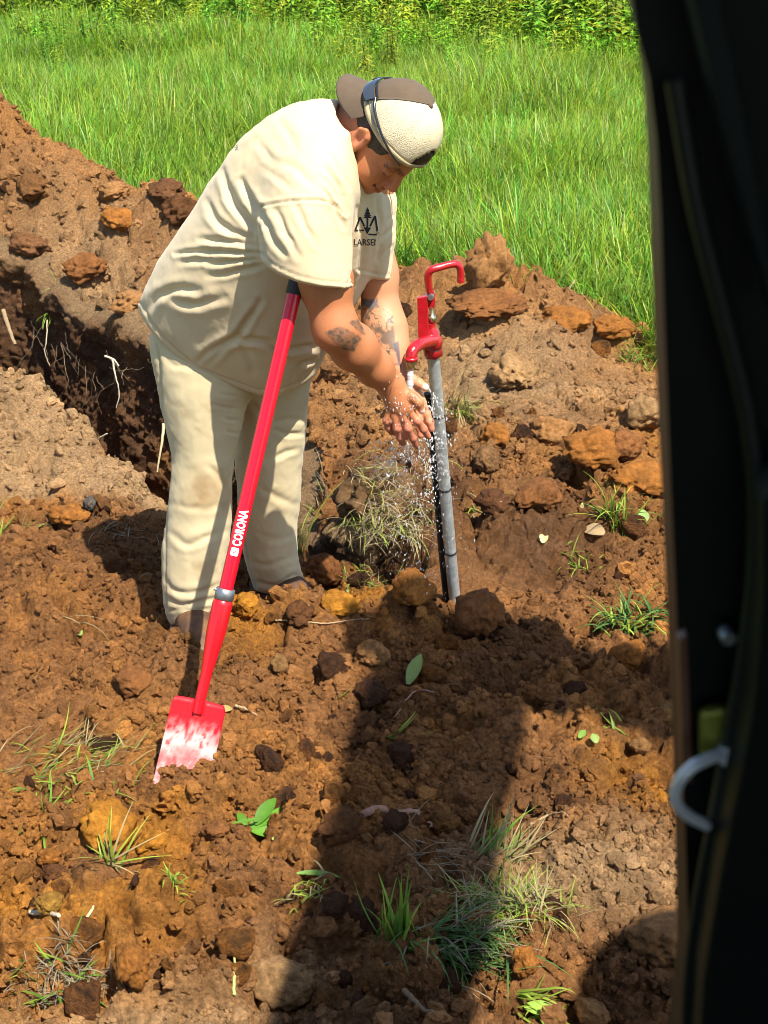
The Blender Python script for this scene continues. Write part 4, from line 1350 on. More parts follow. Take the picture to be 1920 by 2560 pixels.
# ------------------------------------------------------------------ lettering laid onto curved surfaces
def text_verts(s, bold=.0):
    cu = bpy.data.curves.new('lettering', 'FONT'); cu.body = s; cu.size = 1; cu.offset = bold; cu.resolution_u = 3; cu.space_character = 1.05
    o = bpy.data.objects.new('lettering', cu); C.objects.link(o)
    bpy.context.view_layer.update()
    me = bpy.data.meshes.new_from_object(o.evaluated_get(bpy.context.evaluated_depsgraph_get()))
    bpy.data.objects.remove(o)
    bm = bmesh.new(); bm.from_mesh(me); bpy.data.meshes.remove(me)
    bmesh.ops.triangulate(bm, faces=bm.faces[:])
    bm.normal_update()
    V = np.array([v.co[:2] for v in bm.verts]); F = [tuple(v.index for v in f.verts) for f in bm.faces]; bm.free()
    return V, F


def split(V, F, mx):
    """subdivide until no edge is longer than mx"""
    bm = bmesh.new()
    vs = [bm.verts.new((v[0], v[1], 0)) for v in V]
    for f in F:
        try: bm.faces.new([vs[i] for i in f])
        except ValueError: pass
    for _ in range(5):
        e = [e for e in bm.edges if e.calc_length() > mx]
        if not e: break
        bmesh.ops.subdivide_edges(bm, edges=e, cuts=1)
        bmesh.ops.triangulate(bm, faces=bm.faces[:])
    bm.verts.index_update()
    V = np.array([v.co[:2] for v in bm.verts]); F = [tuple(v.index for v in f.verts) for f in bm.faces]; bm.free()
    return V, F


def lay(V, F, bvh, lift=.0012):
    """carry a flat print (pixel coordinates of the photograph) onto the surface it is printed on"""
    P = []; ok = []
    for u, v in V:
        d = Vector(ray(u, v)).normalized()
        h, n, i, ds = bvh.ray_cast(Vector(CAMP), d)
        ok.append(h is not None); P.append((h - d * lift) if h is not None else Vector((0, 0, 0)))
    F = [f for f in F if all(ok[i] for i in f) and max((P[f[a]] - P[f[a - 1]]).length for a in range(len(f))) < .02]
    used = sorted({i for f in F for i in f}); mp = {i: k for k, i in enumerate(used)}
    out = []
    for f in F:
        a, b, c = (P[i] for i in f[:3])
        g = tuple(mp[i] for i in f)
        if (b - a).cross(c - a).dot(Vector(CAMP) - a) < 0: g = g[::-1]
        out.append(g)
    return np.array([P[i] for i in used]), out


M['ink'] = mat('print_ink', (.030, .030, .038), rough=.85, spec=.1)
M['ink_white'] = mat('white_print', (.82, .78, .76), rough=.5)
# chest print: pine tree whose trunk is an arrow, between two open triangles, and the word below
def bar(a, b, w_):
    a = np.array(a, float); b = np.array(b, float); n = b - a; n = np.array([-n[1], n[0]]) / np.linalg.norm(n) * w_ / 2
    return [tuple(a + n), tuple(b + n), tuple(b - n), tuple(a - n)]


shapes = []
tx, ty = 919, 518
for (h0, h1, ww) in ((0, 10, 5), (7, 17, 8), (14, 22, 10), (19, 27, 12)):
    shapes.append([(tx, ty + h0), (tx + ww, ty + h1), (tx - ww, ty + h1)])
shapes += [bar((tx, ty + 25), (tx - .5, ty + 56), 4.5), [(tx - 10, ty + 50), (tx + 9, ty + 51), (tx - 1, ty + 68)]]
for tri in ([(900, 543), (888, 576), (910, 576)], [(938, 540), (945, 587), (921, 586)]):
    if tri[0][0] < 910: shapes += [bar(tri[0], tri[1], 4.5), bar(tri[1], tri[2], 4), bar(tri[0], (911, 566), 4.5)]
    else: shapes += [bar(tri[0], tri[1], 4.5), bar(tri[1], tri[2], 4), bar(tri[0], (925, 566), 4.5)]
V = []; F = []
for s_ in shapes:
    b = len(V); V += s_; F.append(tuple(range(b, b + len(s_))))
V2, F2 = split(V, F, 6)
Va, Fa = text_verts('LARSENT', .012)
Va = Va * 22.5; Va[:, 0] *= .80
Vt = np.stack([884 + Va[:, 0], 613 - Va[:, 1] + Va[:, 0] * .012], -1)
Vt, Ft = split(Vt, Fa, 6)
Ft = [f for f in Ft if max(Vt[i][0] for i in f) < 944]
b = len(V2)
Vp, Fp = lay(np.concatenate([V2, Vt]), F2 + [tuple(i + b for i in f) for f in Ft], shirt_bvh, .0015)
obj('chest_print', new_mesh('chest_print', Vp, Fp, False), M['ink'], shirt)
Va, Fa = text_verts('ION', .01)
Va = Va * 13
# runs down the curve of the back
th = math.radians(82); Vt = np.stack([584 + Va[:, 0] * math.cos(th) + Va[:, 1] * math.sin(th), 352 + Va[:, 0] * math.sin(th) - Va[:, 1] * math.cos(th)], -1)
Vt, Ft = split(Vt, Fa, 6)
Vp, Fp = lay(Vt, Ft, shirt_bvh, .0015)
M['ink_grey'] = mat('faded_print', (.20, .19, .17), rough=.9, spec=.1)
obj('back_print', new_mesh('back_print', Vp, Fp, False), M['ink_grey'], shirt)


# ------------------------------------------------------------------ shovel
M['red'] = mat('red_fibreglass', (.66, .004, .022), rough=.30, spec=.5, coat=.25, var=.05, vscale=12)
M['red_steel'] = mat('red_steel', (.66, .006, .014), rough=.38, spec=.5, coat=.2, var=.10, vscale=30, bump=.1, bscale=120, bdist=.001)
M['rubber'] = mat('black_rubber', (.018, .018, .020), rough=.6)
M['steel'] = mat('grey_steel', (.33, .34, .36), rough=.42, metal=.85, var=.1, vscale=60)
TIP = at_y(452, 1960, 2.715); TOP = at_y(746, 690, 3.10)
AX = TOP - TIP; SL = np.linalg.norm(AX); AX /= SL
WD = np.cross(AX, CAMP - (TIP * .8 + TOP * .2)); WD = -WD / np.linalg.norm(WD)
if proj(TIP + WD * .1)[0] < proj(TIP)[0]: WD = -WD
NR = np.cross(WD, AX); NR /= np.linalg.norm(NR)
if NR @ (CAMP - TIP) < 0: NR = -NR


def axis_t(py):
    lo, hi = -.2, SL + .3
    for _ in range(40):
        m = (lo + hi) / 2
        if proj(TIP + AX * m)[1] > py: lo = m
        else: hi = m
    return lo


shovel = empty('shovel', TIP, 'long red shovel leaning on the man with its narrow blade stuck in the soil', 'shovel')
t_neck, t_ferr, t_grip, t_bt = axis_t(1725), axis_t(1485), axis_t(722), axis_t(1752)
mb = MB(); mb.lathe([(t_ferr - .02, .0152), (t_grip, .0152)], TIP, AX, 28)
shaft_me = mb.mesh('shaft'); shaft_bvh = bvh_of(shaft_me)
shaft = obj('shaft', shaft_me, M['red'], shovel)
mb = MB(); mb.lathe([(t_grip - .012, .0168), (t_grip - .01, .0178), (t_grip + .05, .0178), (t_grip + .10, .0178), (t_grip + .108, .014)], TIP, AX, 24); obj('grip', mb.mesh('grip'), M['rubber'], shovel)
mb = MB(); mb.lathe([(t_ferr - .012, .0192), (t_ferr - .011, .0205), (t_ferr + .011, .0205), (t_ferr + .012, .0192)], TIP, AX, 28)
mb.lathe([(0, .003), (.006, .003)], TIP + AX * (t_ferr + .006) - WD * .019 + NR * .004, -WD, 8)
obj('ferrule', mb.mesh('ferrule'), M['steel'], shovel)
mb = MB(); mb.lathe([(t_neck - .05, .0105), (t_neck, .0118), (t_neck + .04, .0122), (t_neck + .09, .0175), (t_neck + .13, .0208), (t_ferr - .022, .0215), (t_ferr - .016, .0205), (t_ferr - .012, .018)], TIP, AX, 28)
obj('socket', mb.mesh('socket'), M['red_steel'], shovel)
# blade: pressed sheet, a raised tapering rib, rolled top edge; worn and dusty
V = []; F = []; cols = []; nu, nv = 26, 44; bw = .0575; b0 = -.055
for o in (0, 1):
    for i in range(nv + 1):
        t = b0 + (t_bt - b0) * i / nv
        for j in range(nu + 1):
            a = -1 + 2 * j / nu
            hw = bw * (1 - .10 * sstep(t_bt - .014, t_bt, t) ** 2) * (1 + .02 * (1 - i / nv))
            dish = .010 * (a * a) - .004
            ribw = .0125 * sstep(t_bt - .075, t_bt, t) + .0005
            rib = .0115 * sstep(t_bt - .085, t_bt - .01, t) * max(0, 1 - (a * hw / max(ribw, .002)) ** 2) ** .5 if abs(a * hw) < ribw else 0
            lip = -.006 * sstep(t_bt - .006, t_bt, t)
            V.append(TIP + AX * t + WD * a * hw + NR * (dish + rib + lip - (.0024 if o else 0)))
            cols.append((a, (t - b0) / (t_bt - b0), 0))
n1 = (nu + 1) * (nv + 1)
for i in range(nv):
    for j in range(nu):
        a = i * (nu + 1) + j; q = (a, a + 1, a + nu + 2, a + nu + 1)
        F += [q, tuple(n1 + k for k in q[::-1])]
for i in range(nv):
    for j in (0, nu):
        a = i * (nu + 1) + j; F.append((a, a + nu + 1, a + nu + 1 + n1, a + n1))
for j in range(nu):
    a = nv * (nu + 1) + j; F.append((a, a + 1, a + 1 + n1, a + n1))
V = np.array(V); cc = np.array(cols)
n = fbm3(V * 70, 4, 851, .65); n2 = fbm3(V * np.array([160, 160, 60]), 3, 855)
red_ = np.array([.60, .006, .016]); dust = np.array([.66, .52, .50]); pinkd = np.array([.52, .13, .13])
up_ = cc[:, 1] + .10 * n + .07 * np.abs(cc[:, 0])
k1 = (sstep(.90, .62, up_) * sstep(-.35, .15, n2 + .4 * n + .25 * sstep(.8, .6, up_)))[:, None]
col = red_ * (1 - k1) + dust * k1
k2 = (sstep(.66, .52, up_) * (.82 + .5 * n - .5 * sstep(.1, .5, n2)))[:, None].clip(0, 1)
col = col * (1 - k2) + pinkd * (1 + .35 * n2[:, None]) * k2
k3 = (sstep(.36, .2, up_) * sstep(.0, .4, n2 + .5 * cc[:, 0]) * .7)[:, None].clip(0, 1); col = col * (1 - k3) + np.array([.60, .45, .30]) * k3
M['blade_paint'] = mat('worn_blade_paint', attr=True, rough=.55, spec=.4, var=.12, vscale=220, rvar=.15, bump=.25, bscale=260, bdist=.0008)
obj('blade', new_mesh('blade', V, F, True, np.clip(col, 0, 1)), M['blade_paint'], shovel)
# white print up the shaft: a rounded badge with a tick, and the word
pa, pb = np.array(proj(TIP + AX * axis_t(1395))), np.array(proj(TIP + AX * axis_t(1265)))
du = (pb - pa) / np.linalg.norm(pb - pa); dv = np.array([du[1], -du[0]])
if dv[0] > 0: dv = -dv
Va, Fa = text_verts('CORONA', .045)
wd_ = Va[:, 0].max(); Va = np.stack([(Va[:, 0] / wd_) * 93, (Va[:, 1] - .36) * 30], -1)
Vt = np.stack([pa + du * (31 + a) + dv * (b + 0) for a, b in Va])
Vt, Ft = split(Vt, Fa, 5)
r_ = 9.5; sq = []
for cx_, cy_, a0 in ((1, 1, 0), (-1, 1, 90), (-1, -1, 180), (1, -1, 270)):
    for k in range(5):
        a = math.radians(a0 + 22.5 * k); sq.append((cx_ * 6.5 + 3.5 * math.cos(a), cy_ * 6.5 + 3.5 * math.sin(a)))
sq2 = [pa + du * (16 + a * 1.05) + dv * b for a, b in sq]
# the tick is left open: the badge is a fan of quads round it
Vs, Fs = split(sq2, [tuple(range(20))], 4)
b = len(Vt); Vp, Fp = lay(np.concatenate([Vt, Vs]), Ft + [tuple(i + b for i in f) for f in Fs], shaft_bvh, .0006)
obj('lettering', new_mesh('lettering', Vp, Fp, False), M['ink_white'], shaft)
tk = [bar(tuple(pa + du * 15 + dv * 4), tuple(pa + du * 12.5 + dv * -.5), 1.6), bar(tuple(pa + du * 12.5 + dv * -.5), tuple(pa + du * 20 + dv * -3.5), 1.6)]
Vs, Fs = split(tk[0] + tk[1], [(0, 1, 2, 3), (4, 5, 6, 7)], 4)
Vp, Fp = lay(Vs, Fs, shaft_bvh, .0012); obj('tick_mark', new_mesh('tick_mark', Vp, Fp, False), M['red'], shaft)

# ------------------------------------------------------------------ yard hydrant
M['galv'] = mat('galvanised_steel', (.52, .56, .57), rough=.40, metal=.6, var=.28, vscale=60, bump=.15, bscale=150, bdist=.0006, rvar=.1)
M['hyd_red'] = mat('hydrant_red_paint', (.36, .008, .014), rough=.22, spec=.6, coat=.5, var=.18, vscale=60, bump=.5, bscale=110, bdist=.0022, rvar=.1)
M['brass'] = mat('worn_brass', (.45, .42, .26), rough=.3, metal=.9, var=.2, vscale=90)
M['hose'] = mat('black_hose', (.010, .010, .011), rough=.45)
HB, HT = at_y(1139, 1520, 3.52), at_y(1082, 878, 3.375)
hyd = empty('yard_hydrant', (HB[0], HB[1], min(HB[2], 0)), 'red frost-free yard hydrant on a galvanized pipe with water running from its spout', 'hydrant')
HA = (HT - HB); HLEN = np.linalg.norm(HA); HA /= HLEN
mb = MB(); mb.lathe([(-.10, .0146), (HLEN, .0146)], HB, HA, 28); obj('pipe', mb.mesh('pipe'), M['galv'], hyd)


def hyd_t(py):
    lo, hi = -.1, HLEN + .3
    for _ in range(40):
        m = (lo + hi) / 2
        if proj(HB + HA * m)[1] > py: lo = m
        else: hi = m
    return lo


side = np.array([-1, .35, 0]); side = side - HA * (side @ HA); side /= np.linalg.norm(side)
for py in (1038, 1221, 1379):
    mb = MB(); t = hyd_t(py)
    mb.lathe([(t - .0028, .0150), (t - .0026, .0158), (t + .0026, .0158), (t + .0028, .0150)], HB, HA, 28)
    mb.lathe([(t - .0026, .0092), (t + .0026, .0092)], HB + side * .0235, HA, 16)
    obj('strap', mb.mesh('strap'), M['rubber'], hyd)
mb = MB(); mb.tube(smooth_path([HB + HA * t + side * (.0235 + .001 * math.sin(t * 9)) for t in np.linspace(-.06, hyd_t(985), 12)], 3), .0078, 12); obj('hose', mb.mesh('hose'), M['hose'], hyd)


def prism(name, poly, y0, y1, m, parent, bev=.0015):
    bm = bmesh.new()
    n = len(poly)
    a = [bm.verts.new(at_y(u, v, y0)) for u, v in poly]
    d = at_y(*poly[0], y1) - at_y(*poly[0], y0)
    d = np.array([0, y1 - y0, 0])
    b = [bm.verts.new(Vector(v.co) + Vector(d)) for v in a]
    bm.faces.new(a); bm.faces.new(b[::-1])
    for i in range(n): bm.faces.new((a[i - 1], b[i - 1], b[i], a[i]))
    bmesh.ops.recalc_face_normals(bm, faces=bm.faces)
    if bev: bmesh.ops.bevel(bm, geom=bm.edges[:], offset=bev, segments=2, affect='EDGES', profile=.6)
    me = bpy.data.meshes.new(name); bm.to_mesh(me); bm.free()
    return obj(name, me, m, parent)


YH = 3.365
mb = MB()
mb.lathe([(hyd_t(890), .0185), (hyd_t(888), .0225), (hyd_t(868), .0225), (hyd_t(866), .020)], HB, HA, 6)        # hex collar
mb.lathe([(hyd_t(868), .017), (hyd_t(866), .0235), (hyd_t(848), .0245), (hyd_t(842), .019), (hyd_t(826), .0165), (hyd_t(824), .0125), (hyd_t(806), .012)], HB, HA, 20)
obj('head_casting', mb.mesh('head_casting'), M['hyd_red'], hyd)
prism('bracket', [(1043, 746), (1066, 741), (1069, 757), (1072, 850), (1060, 866), (1046, 850)], YH - .024, YH - .012, M['hyd_red'], hyd)
prism('bracket', [(1060, 748), (1070, 744), (1073, 850), (1064, 862)], YH - .016, YH + .022, M['hyd_red'], hyd)
prism('pivot_lug', [(1066, 742), (1084, 738), (1089, 752), (1086, 770), (1074, 774), (1068, 768)], YH - .014, YH + .010, M['hyd_red'], hyd)
mb = MB(); mb.lathe([(-.020, .0065), (.020, .0065)], at_y(1079, 738, YH - .004), (0.15, 1, 0), 12); obj('pivot_bolt', mb.mesh('pivot_bolt'), M['steel'], hyd)
mb = MB()
mb.lathe([(0, .004), (.012, .0042), (.0122, .0085), (.020, .0095), (.027, .0085), (.0272, .0045), (.050, .0045)], at_y(1082, 815, YH - .002), HA, 14)
obj('lift_rod', mb.mesh('lift_rod'), M['brass'], hyd)
lev = [(1080, 742, YH - .002), (1073, 722, YH - .006), (1070, 700, YH - .010), (1071, 684, YH - .012), (1080, 674, YH - .013), (1100, 668, YH - .008), (1122, 662, YH + .0), (1138, 660, YH + .006), (1148, 666, YH + .009), (1152, 682, YH + .010), (1152, 706, YH + .010)]
mb = MB(); mb.tube(smooth_path(px3(lev), 6), .0085, 12, flat=1.0); obj('lever', mb.mesh('lever'), M['hyd_red'], hyd)
SP = [(1084, 852, YH - .004), (1062, 856, YH - .045), (1044, 863, YH - .078), (1032, 875, YH - .098), (1028, 889, YH - .105), (1027, 898, YH - .106)]
mb = MB(); mb.tube(smooth_path(px3(SP), 6), [.0150 - .0025 * i / 30 for i in range(31)], 16)
mb.lathe([(-.005, .0125), (-.0045, .0158), (.0035, .0158), (.004, .012)], at_y(1027, 896, YH - .106), (0, 0, 1), 20); obj('spout', mb.mesh('spout'), M['hyd_red'], hyd)
mb = MB(); mb.lathe([(-.018, .0085), (-.017, .0095), (-.004, .0115), (.0, .0115)], at_y(1027, 903, YH - .106), (0, 0, 1), 18); obj('nozzle', mb.mesh('nozzle'), M['brass'], hyd)

# ------------------------------------------------------------------ water
def water_mat(name, w_):
    m = bpy.data.materials.new(name); m.use_nodes = True
    b = m.node_tree.nodes['Principled BSDF']; b.inputs['Base Color'].default_value = (.95, .97, 1, 1); b.inputs['Roughness'].default_value = .05
    b.inputs['Transmission Weight'].default_value = w_; b.inputs['IOR'].default_value = 1.33; b.inputs['Specular IOR Level'].default_value = .7
    return m


M['water'] = water_mat('water', .5); M['spray'] = water_mat('spray', .5)
mb = MB()
st = px3([(1027, 912, YH - .106), (1026, 930, YH - .107), (1025, 948, YH - .110), (1024, 966, YH - .112), (1020, 985, YH - .118), (1014, 1006, YH - .125)])
pts = smooth_path(st, 6); mb.tube(pts, [.0066 + .0008 * math.sin(i * .9) + .0006 * math.sin(i * 2.3 + 1) + .0001 * i for i in range(len(pts))], 12)
tag(obj('water_stream', mb.mesh('water_stream'), M['water'], kind='stuff'), 'clear water running from the hydrant spout onto the hands')
r = np.random.default_rng(77)
P = []; S_ = []; R_ = []
def spray(n, fx, fy, y0, y1, s0, s1, st_=3.6):
    for _ in range(int(n * 1.5)):
        u = fx(r); v = fy(r, u); p = at_y(u, v, r.uniform(y0, y1)); P.append(p)
        k = .95 * (s0 + (s1 - s0) * r.uniform() ** 2.2); S_.append((k * r.uniform(.7, 1.2), k * r.uniform(.7, 1.2), k * r.uniform(1.0, st_))); R_.append(r.normal(0, .35, 3))
spray(80, lambda q: q.normal(1010, 26), lambda q, u: q.normal(1015, 28), 3.14, 3.19, .0005, .0017)
spray(120, lambda q: q.normal(1094, 17), lambda q, u: 965 + (u - 1070) * 1.0 + q.exponential(90), 3.22, 3.36, .0006, .0024)
spray(420, lambda q: q.normal(1030, 46), lambda q, u: 1095 + q.exponential(95), 3.24, 3.42, .0006, .0021)
spray(170, lambda q: q.normal(1098, 26), lambda q, u: 1080 + q.exponential(130), 3.26, 3.45, .0006, .0020)
spray(120, lambda q: q.uniform(930, 1030), lambda q, u: q.normal(1150, 45), 3.25, 3.42, .0006, .0022)
spray(170, lambda q: q.normal(1060, 60), lambda q, u: q.uniform(1230, 1440), 3.35, 3.55, .0005, .0017)
dp = []
for i in range(4):
    V, F = rough_ball(870 + i, 2, .28); dp.append(new_mesh('drop', V, F, True))
scatter('water_spray', P, R_, S_, r.integers(0, 4, len(P)), dp, M['spray'], 'droplets of water splashing off the wet hands')

# ------------------------------------------------------------------ excavator the picture is taken from
M['cab_black'] = mat('cab_black_plastic', (.006, .006, .0055), rough=.55, spec=.2, var=.2, vscale=30)
M['cab_trim'] = mat('cab_grey_trim', (.014, .016, .018), rough=.65, spec=.3)
M['seal'] = mat('door_seal_rubber', (.010, .010, .0105), rough=.5)
M['chrome'] = mat('zinc_plated_steel', (.95, .96, .98), rough=.3, metal=.2, spec=.9)
M['olive'] = mat('yellow_green_plate', (.27, .27, .035), rough=.4, metal=.3)  # even yellow-green of the striker plate
M['mach'] = mat('machine_yellow', (.60, .30, .02), rough=.4, coat=.2, var=.1, vscale=6)
M['rust'] = mat('painted_soil_reflection', (.16, .065, .035), rough=.5)  # brown that paints in the soil's reflection on the door post edge
exc = empty('excavator', (0, -.3, 0), 'dark open cab doorway of a machine filling the right edge', 'excavator')
YP = .60
edge = [(1566, -120), (1592, 80), (1622, 190), (1640, 340), (1651, 520), (1660, 800), (1668, 1000), (1678, 1250), (1690, 1500), (1700, 1750), (1712, 2050), (1720, 2300), (1728, 2700)]
pl = px3([(u, v, YP) for u, v in edge])
bm = bmesh.new()
L0 = [Vector(p) for p in pl]; top = Vector((L0[0].x - .02, YP, 2.46)); bot = Vector((L0[-1].x, YP, .75))
cont = [top] + L0 + [bot, Vector((.95, YP, .75)), Vector((.95, YP, 2.46))]
a = [bm.verts.new(p) for p in cont]; b = [bm.verts.new(p + Vector((.012, .11, 0))) for p in cont]
bm.faces.new(a); bm.faces.new(b[::-1])
for i in range(len(a)): bm.faces.new((a[i - 1], b[i - 1], b[i], a[i]))
bmesh.ops.recalc_face_normals(bm, faces=bm.faces)
me = bpy.data.meshes.new('door_post'); bm.to_mesh(me); bm.free(); obj('door_post', me, M['cab_black'], exc)
mb = MB(); mb.tube(smooth_path(px3([(1690, 200, .585), (1745, 520, .583), (1815, 800, .582), (1868, 1020, .581), (1893, 1220, .580), (1890, 1420, .580), (1868, 1620, .580), (1830, 1830, .580), (1790, 2050, .580), (1752, 2250, .581), (1728, 2450, .582), (1722, 2640, .583)]), 6), .0042, 10); obj('door_seal', mb.mesh('door_seal'), M['seal'], exc)
prism('trim_panel', [(1712, -80), (1790, -80), (1850, 200), (1895, 450), (1940, 700), (1935, 800), (1895, 640), (1850, 480), (1790, 250)], .570, .592, M['cab_trim'], exc, .002)
prism('lower_trim', [(1905, 1250), (1990, 1150), (1990, 2700), (1745, 2700), (1760, 2450), (1800, 2200), (1850, 1950), (1885, 1750), (1905, 1500)], .556, .590, M['cab_black'], exc, .003)
prism('reflection_strip', [(1697, 1600), (1718, 1585), (1732, 1960), (1708, 1950)], .592, .599, M['rust'], exc, .0008)  # thin strip carrying the painted soil reflection
prism('striker_plate', [(1752, 1800), (1762, 1782), (1800, 1776), (1850, 1776), (1850, 1900), (1752, 1900)], .585, .592, M['olive'], exc, .002)
mb = MB(); mb.tube(smooth_path(px3([(1812, 1870, .592), (1800, 1885, .578), (1768, 1898, .570), (1730, 1918, .566), (1700, 1950, .565), (1688, 1985, .565), (1695, 2015, .566), (1725, 2042, .570), (1765, 2062, .578), (1785, 2072, .592)]), 6), .0027, 12); obj('striker', mb.mesh('striker'), M['chrome'], exc)
mb = MB(); mb.lathe([(0, .0035), (.012, .0035), (.012, .0055), (.016, .005)], at_y(1806, 1845, .592), (0, -1, 0), 12); obj('bolt', mb.mesh('bolt'), M['chrome'], exc)
mb = MB(); mb.lathe([(0, .004), (.006, .004), (.008, .003)], at_y(1815, 1577, .592), (0, -1, 0), 12); obj('bolt', mb.mesh('bolt'), M['steel'], exc)
# cab shell around the seat: roof, rear wall, far side, floor, left door post
mb = MB(); mb.box((-.98, -1.15, 2.46), (1.0, .65, 2.54)); obj('cab_roof', mb.mesh('cab_roof', False), M['cab_black'], exc)
mb = MB(); mb.box((-.98, -1.15, .72), (-.93, .70, 2.458)); obj('cab_rear_wall', mb.mesh('cab_rear_wall', False), M['cab_black'], exc)
mb = MB(); mb.box((-.928, -1.15, .72), (1.0, -1.10, 1.25)); mb.box((-.928, -1.15, 2.36), (1.0, -1.10, 2.458)); mb.box((-.928, -1.15, 1.252), (-.82, -1.10, 2.358)); mb.box((.90, -1.15, 1.252), (1.0, -1.10, 2.358)); sw = obj('cab_side_wall', mb.mesh('cab_side_wall', False), M['cab_black'], exc)
gm_ = bpy.data.materials.new('window_glass'); gm_.use_nodes = True; t_ = gm_.node_tree; tp_ = t_.nodes.new('ShaderNodeBsdfTransparent'); gl_ = t_.nodes.new('ShaderNodeBsdfGlossy'); gl_.inputs['Roughness'].default_value = .02; mx_ = t_.nodes.new('ShaderNodeMixShader'); mx_.inputs[0].default_value = .06
t_.links.new(tp_.outputs[0], mx_.inputs[1]); t_.links.new(gl_.outputs[0], mx_.inputs[2]); t_.links.new(mx_.outputs[0], t_.nodes['Material Output'].inputs['Surface'])
mb = MB(); mb.box((-.818, -1.13, 1.252), (.898, -1.124, 2.358)); obj('window_pane', mb.mesh('window_pane', False), gm_, sw)
mb = MB(); mb.box((.955, -1.098, .72), (1.0, .70, 2.458)); obj('cab_front', mb.mesh('cab_front', False), M['cab_black'], exc)
mb = MB(); mb.box((-.98, -1.15, .62), (1.0, .70, .715)); obj('cab_floor', mb.mesh('cab_floor', False), M['cab_black'], exc)
mb = MB(); mb.box((-1.0, -1.6, .42), (1.2, .45, .60)); obj('upper_deck', mb.mesh('upper_deck', False), M['mach'], exc)
for y_ in (-1.35, .15):
    mb = MB(); mb.box((-1.2, y_, -.05), (1.3, y_ + .35, .40)); bmx = mb.mesh('track', False); obj('track', bmx, M['rubber'], exc)


def beam(name, a, b, w_, h_, m, k0=1):
    """box beam between two points"""
    a = Vector(a); b = Vector(b); d = (b - a).normalized(); s_ = d.cross(Vector((0, 0, 1))).normalized(); u = s_.cross(d)
    mb = MB(); V = []
    for p, k in ((a, k0), (b, .85)):
        for i, j in ((-1, -1), (1, -1), (1, 1), (-1, 1)): V.append(p + s_ * i * w_ / 2 * min(k, 1) + u * j * h_ / 2 * k)
    mb.add(V, [(0, 3, 2, 1), (4, 5, 6, 7), (0, 1, 5, 4), (1, 2, 6, 5), (2, 3, 7, 6), (3, 0, 4, 7)])
    return obj(name, mb.mesh(name, False), m, exc)


K0, K1, K2, K3 = (1.10, .10, .75), (.93, .42, 2.90), (1.52, 1.26, 3.95), (2.30, 1.42, 2.50)
beam('boom', K0, K1, .26, .30, M['mach']); beam('boom', (.90, .42, 2.80), K2, .28, .36, M['mach'], .72); beam('stick', (1.36, 1.26, 4.02), K3, .24, .30, M['mach'])
bk = MB(); bk.lathe([(-.28, .02), (-.27, .30), (.27, .30), (.28, .02)], (2.40, 1.48, 2.15), (.3, 1, 0), 20); obj('bucket', bk.mesh('bucket'), M['mach'], exc)
mb = MB(); mb.tube([(1.0, .72, 2.2), (1.15, .85, 2.24), (1.28, .86, 2.26)], .014, 8); obj('shadow_disc_arm', mb.mesh('shadow_disc_arm'), M['cab_black'], exc)  # arm made up to hold the shadow-casting disc
mb = MB(); mb.lathe([(-.02, .02), (-.018, .26), (.018, .26), (.02, .02)], (1.36, .84, 2.22), (.25, -.6, .75), 24); obj('shadow_disc', mb.mesh('shadow_disc'), M['cab_black'], exc)  # unseen disc added to cast the round shadow at the lower right


# ------------------------------------------------------------------ clods of earth
BALLS = {}


def clod_mesh(seed, amp, sq):
    key = (seed, amp)
    if key not in BALLS: BALLS[key] = rough_ball(seed, 4, amp)
    V, F = BALLS[key]
    return V * np.array(sq), F


def px_m(p): return float((Vector(p) - Vector(CAMP)).dot(Vector(VF))) / FPX


def add_clod(name, label, px, py, wpx, hpx, col, seed, group=None, amp=.55, rotz=0.0, embed=.25, cat='clod', rot=(0, 0), dep=1.0, mat_='clod'):
    g = on_ground(px, py + hpx * .30)
    s = px_m(g); rx = wpx / 2 * s; rz = hpx / 2 * s
    V, F = clod_mesh(seed, amp, (1, 1, 1))
    V = V / np.abs(V).max(0)
    V = V * np.array([rx, rx * dep, rz * 1.05])
    ca, sa = math.cos(rotz), math.sin(rotz)
    V = V @ np.array([[ca, sa, 0], [-sa, ca, 0], [0, 0, 1]])
    V = V + np.array([0, 0, 0])
    n = fbm3(V / max(rx, .02) * 2.2 + seed, 4, 941, .6); n2 = fbm3(V * 90 + seed, 3, 945)
    c = np.array(col)[None] * (1 + .45 * n + .3 * n2)[:, None]
    me = new_mesh(name, V, F, True, np.clip(c, .008, 1))
    o = bpy.data.objects.new(name, me); me.materials.append(M[mat_]); C.objects.link(o)
    o.location = (g.x, g.y + rx * dep * .35, gz(g.x, g.y + rx * dep * .35) + rz * (1 - 2 * embed))
    return tag(o, label, cat, group)


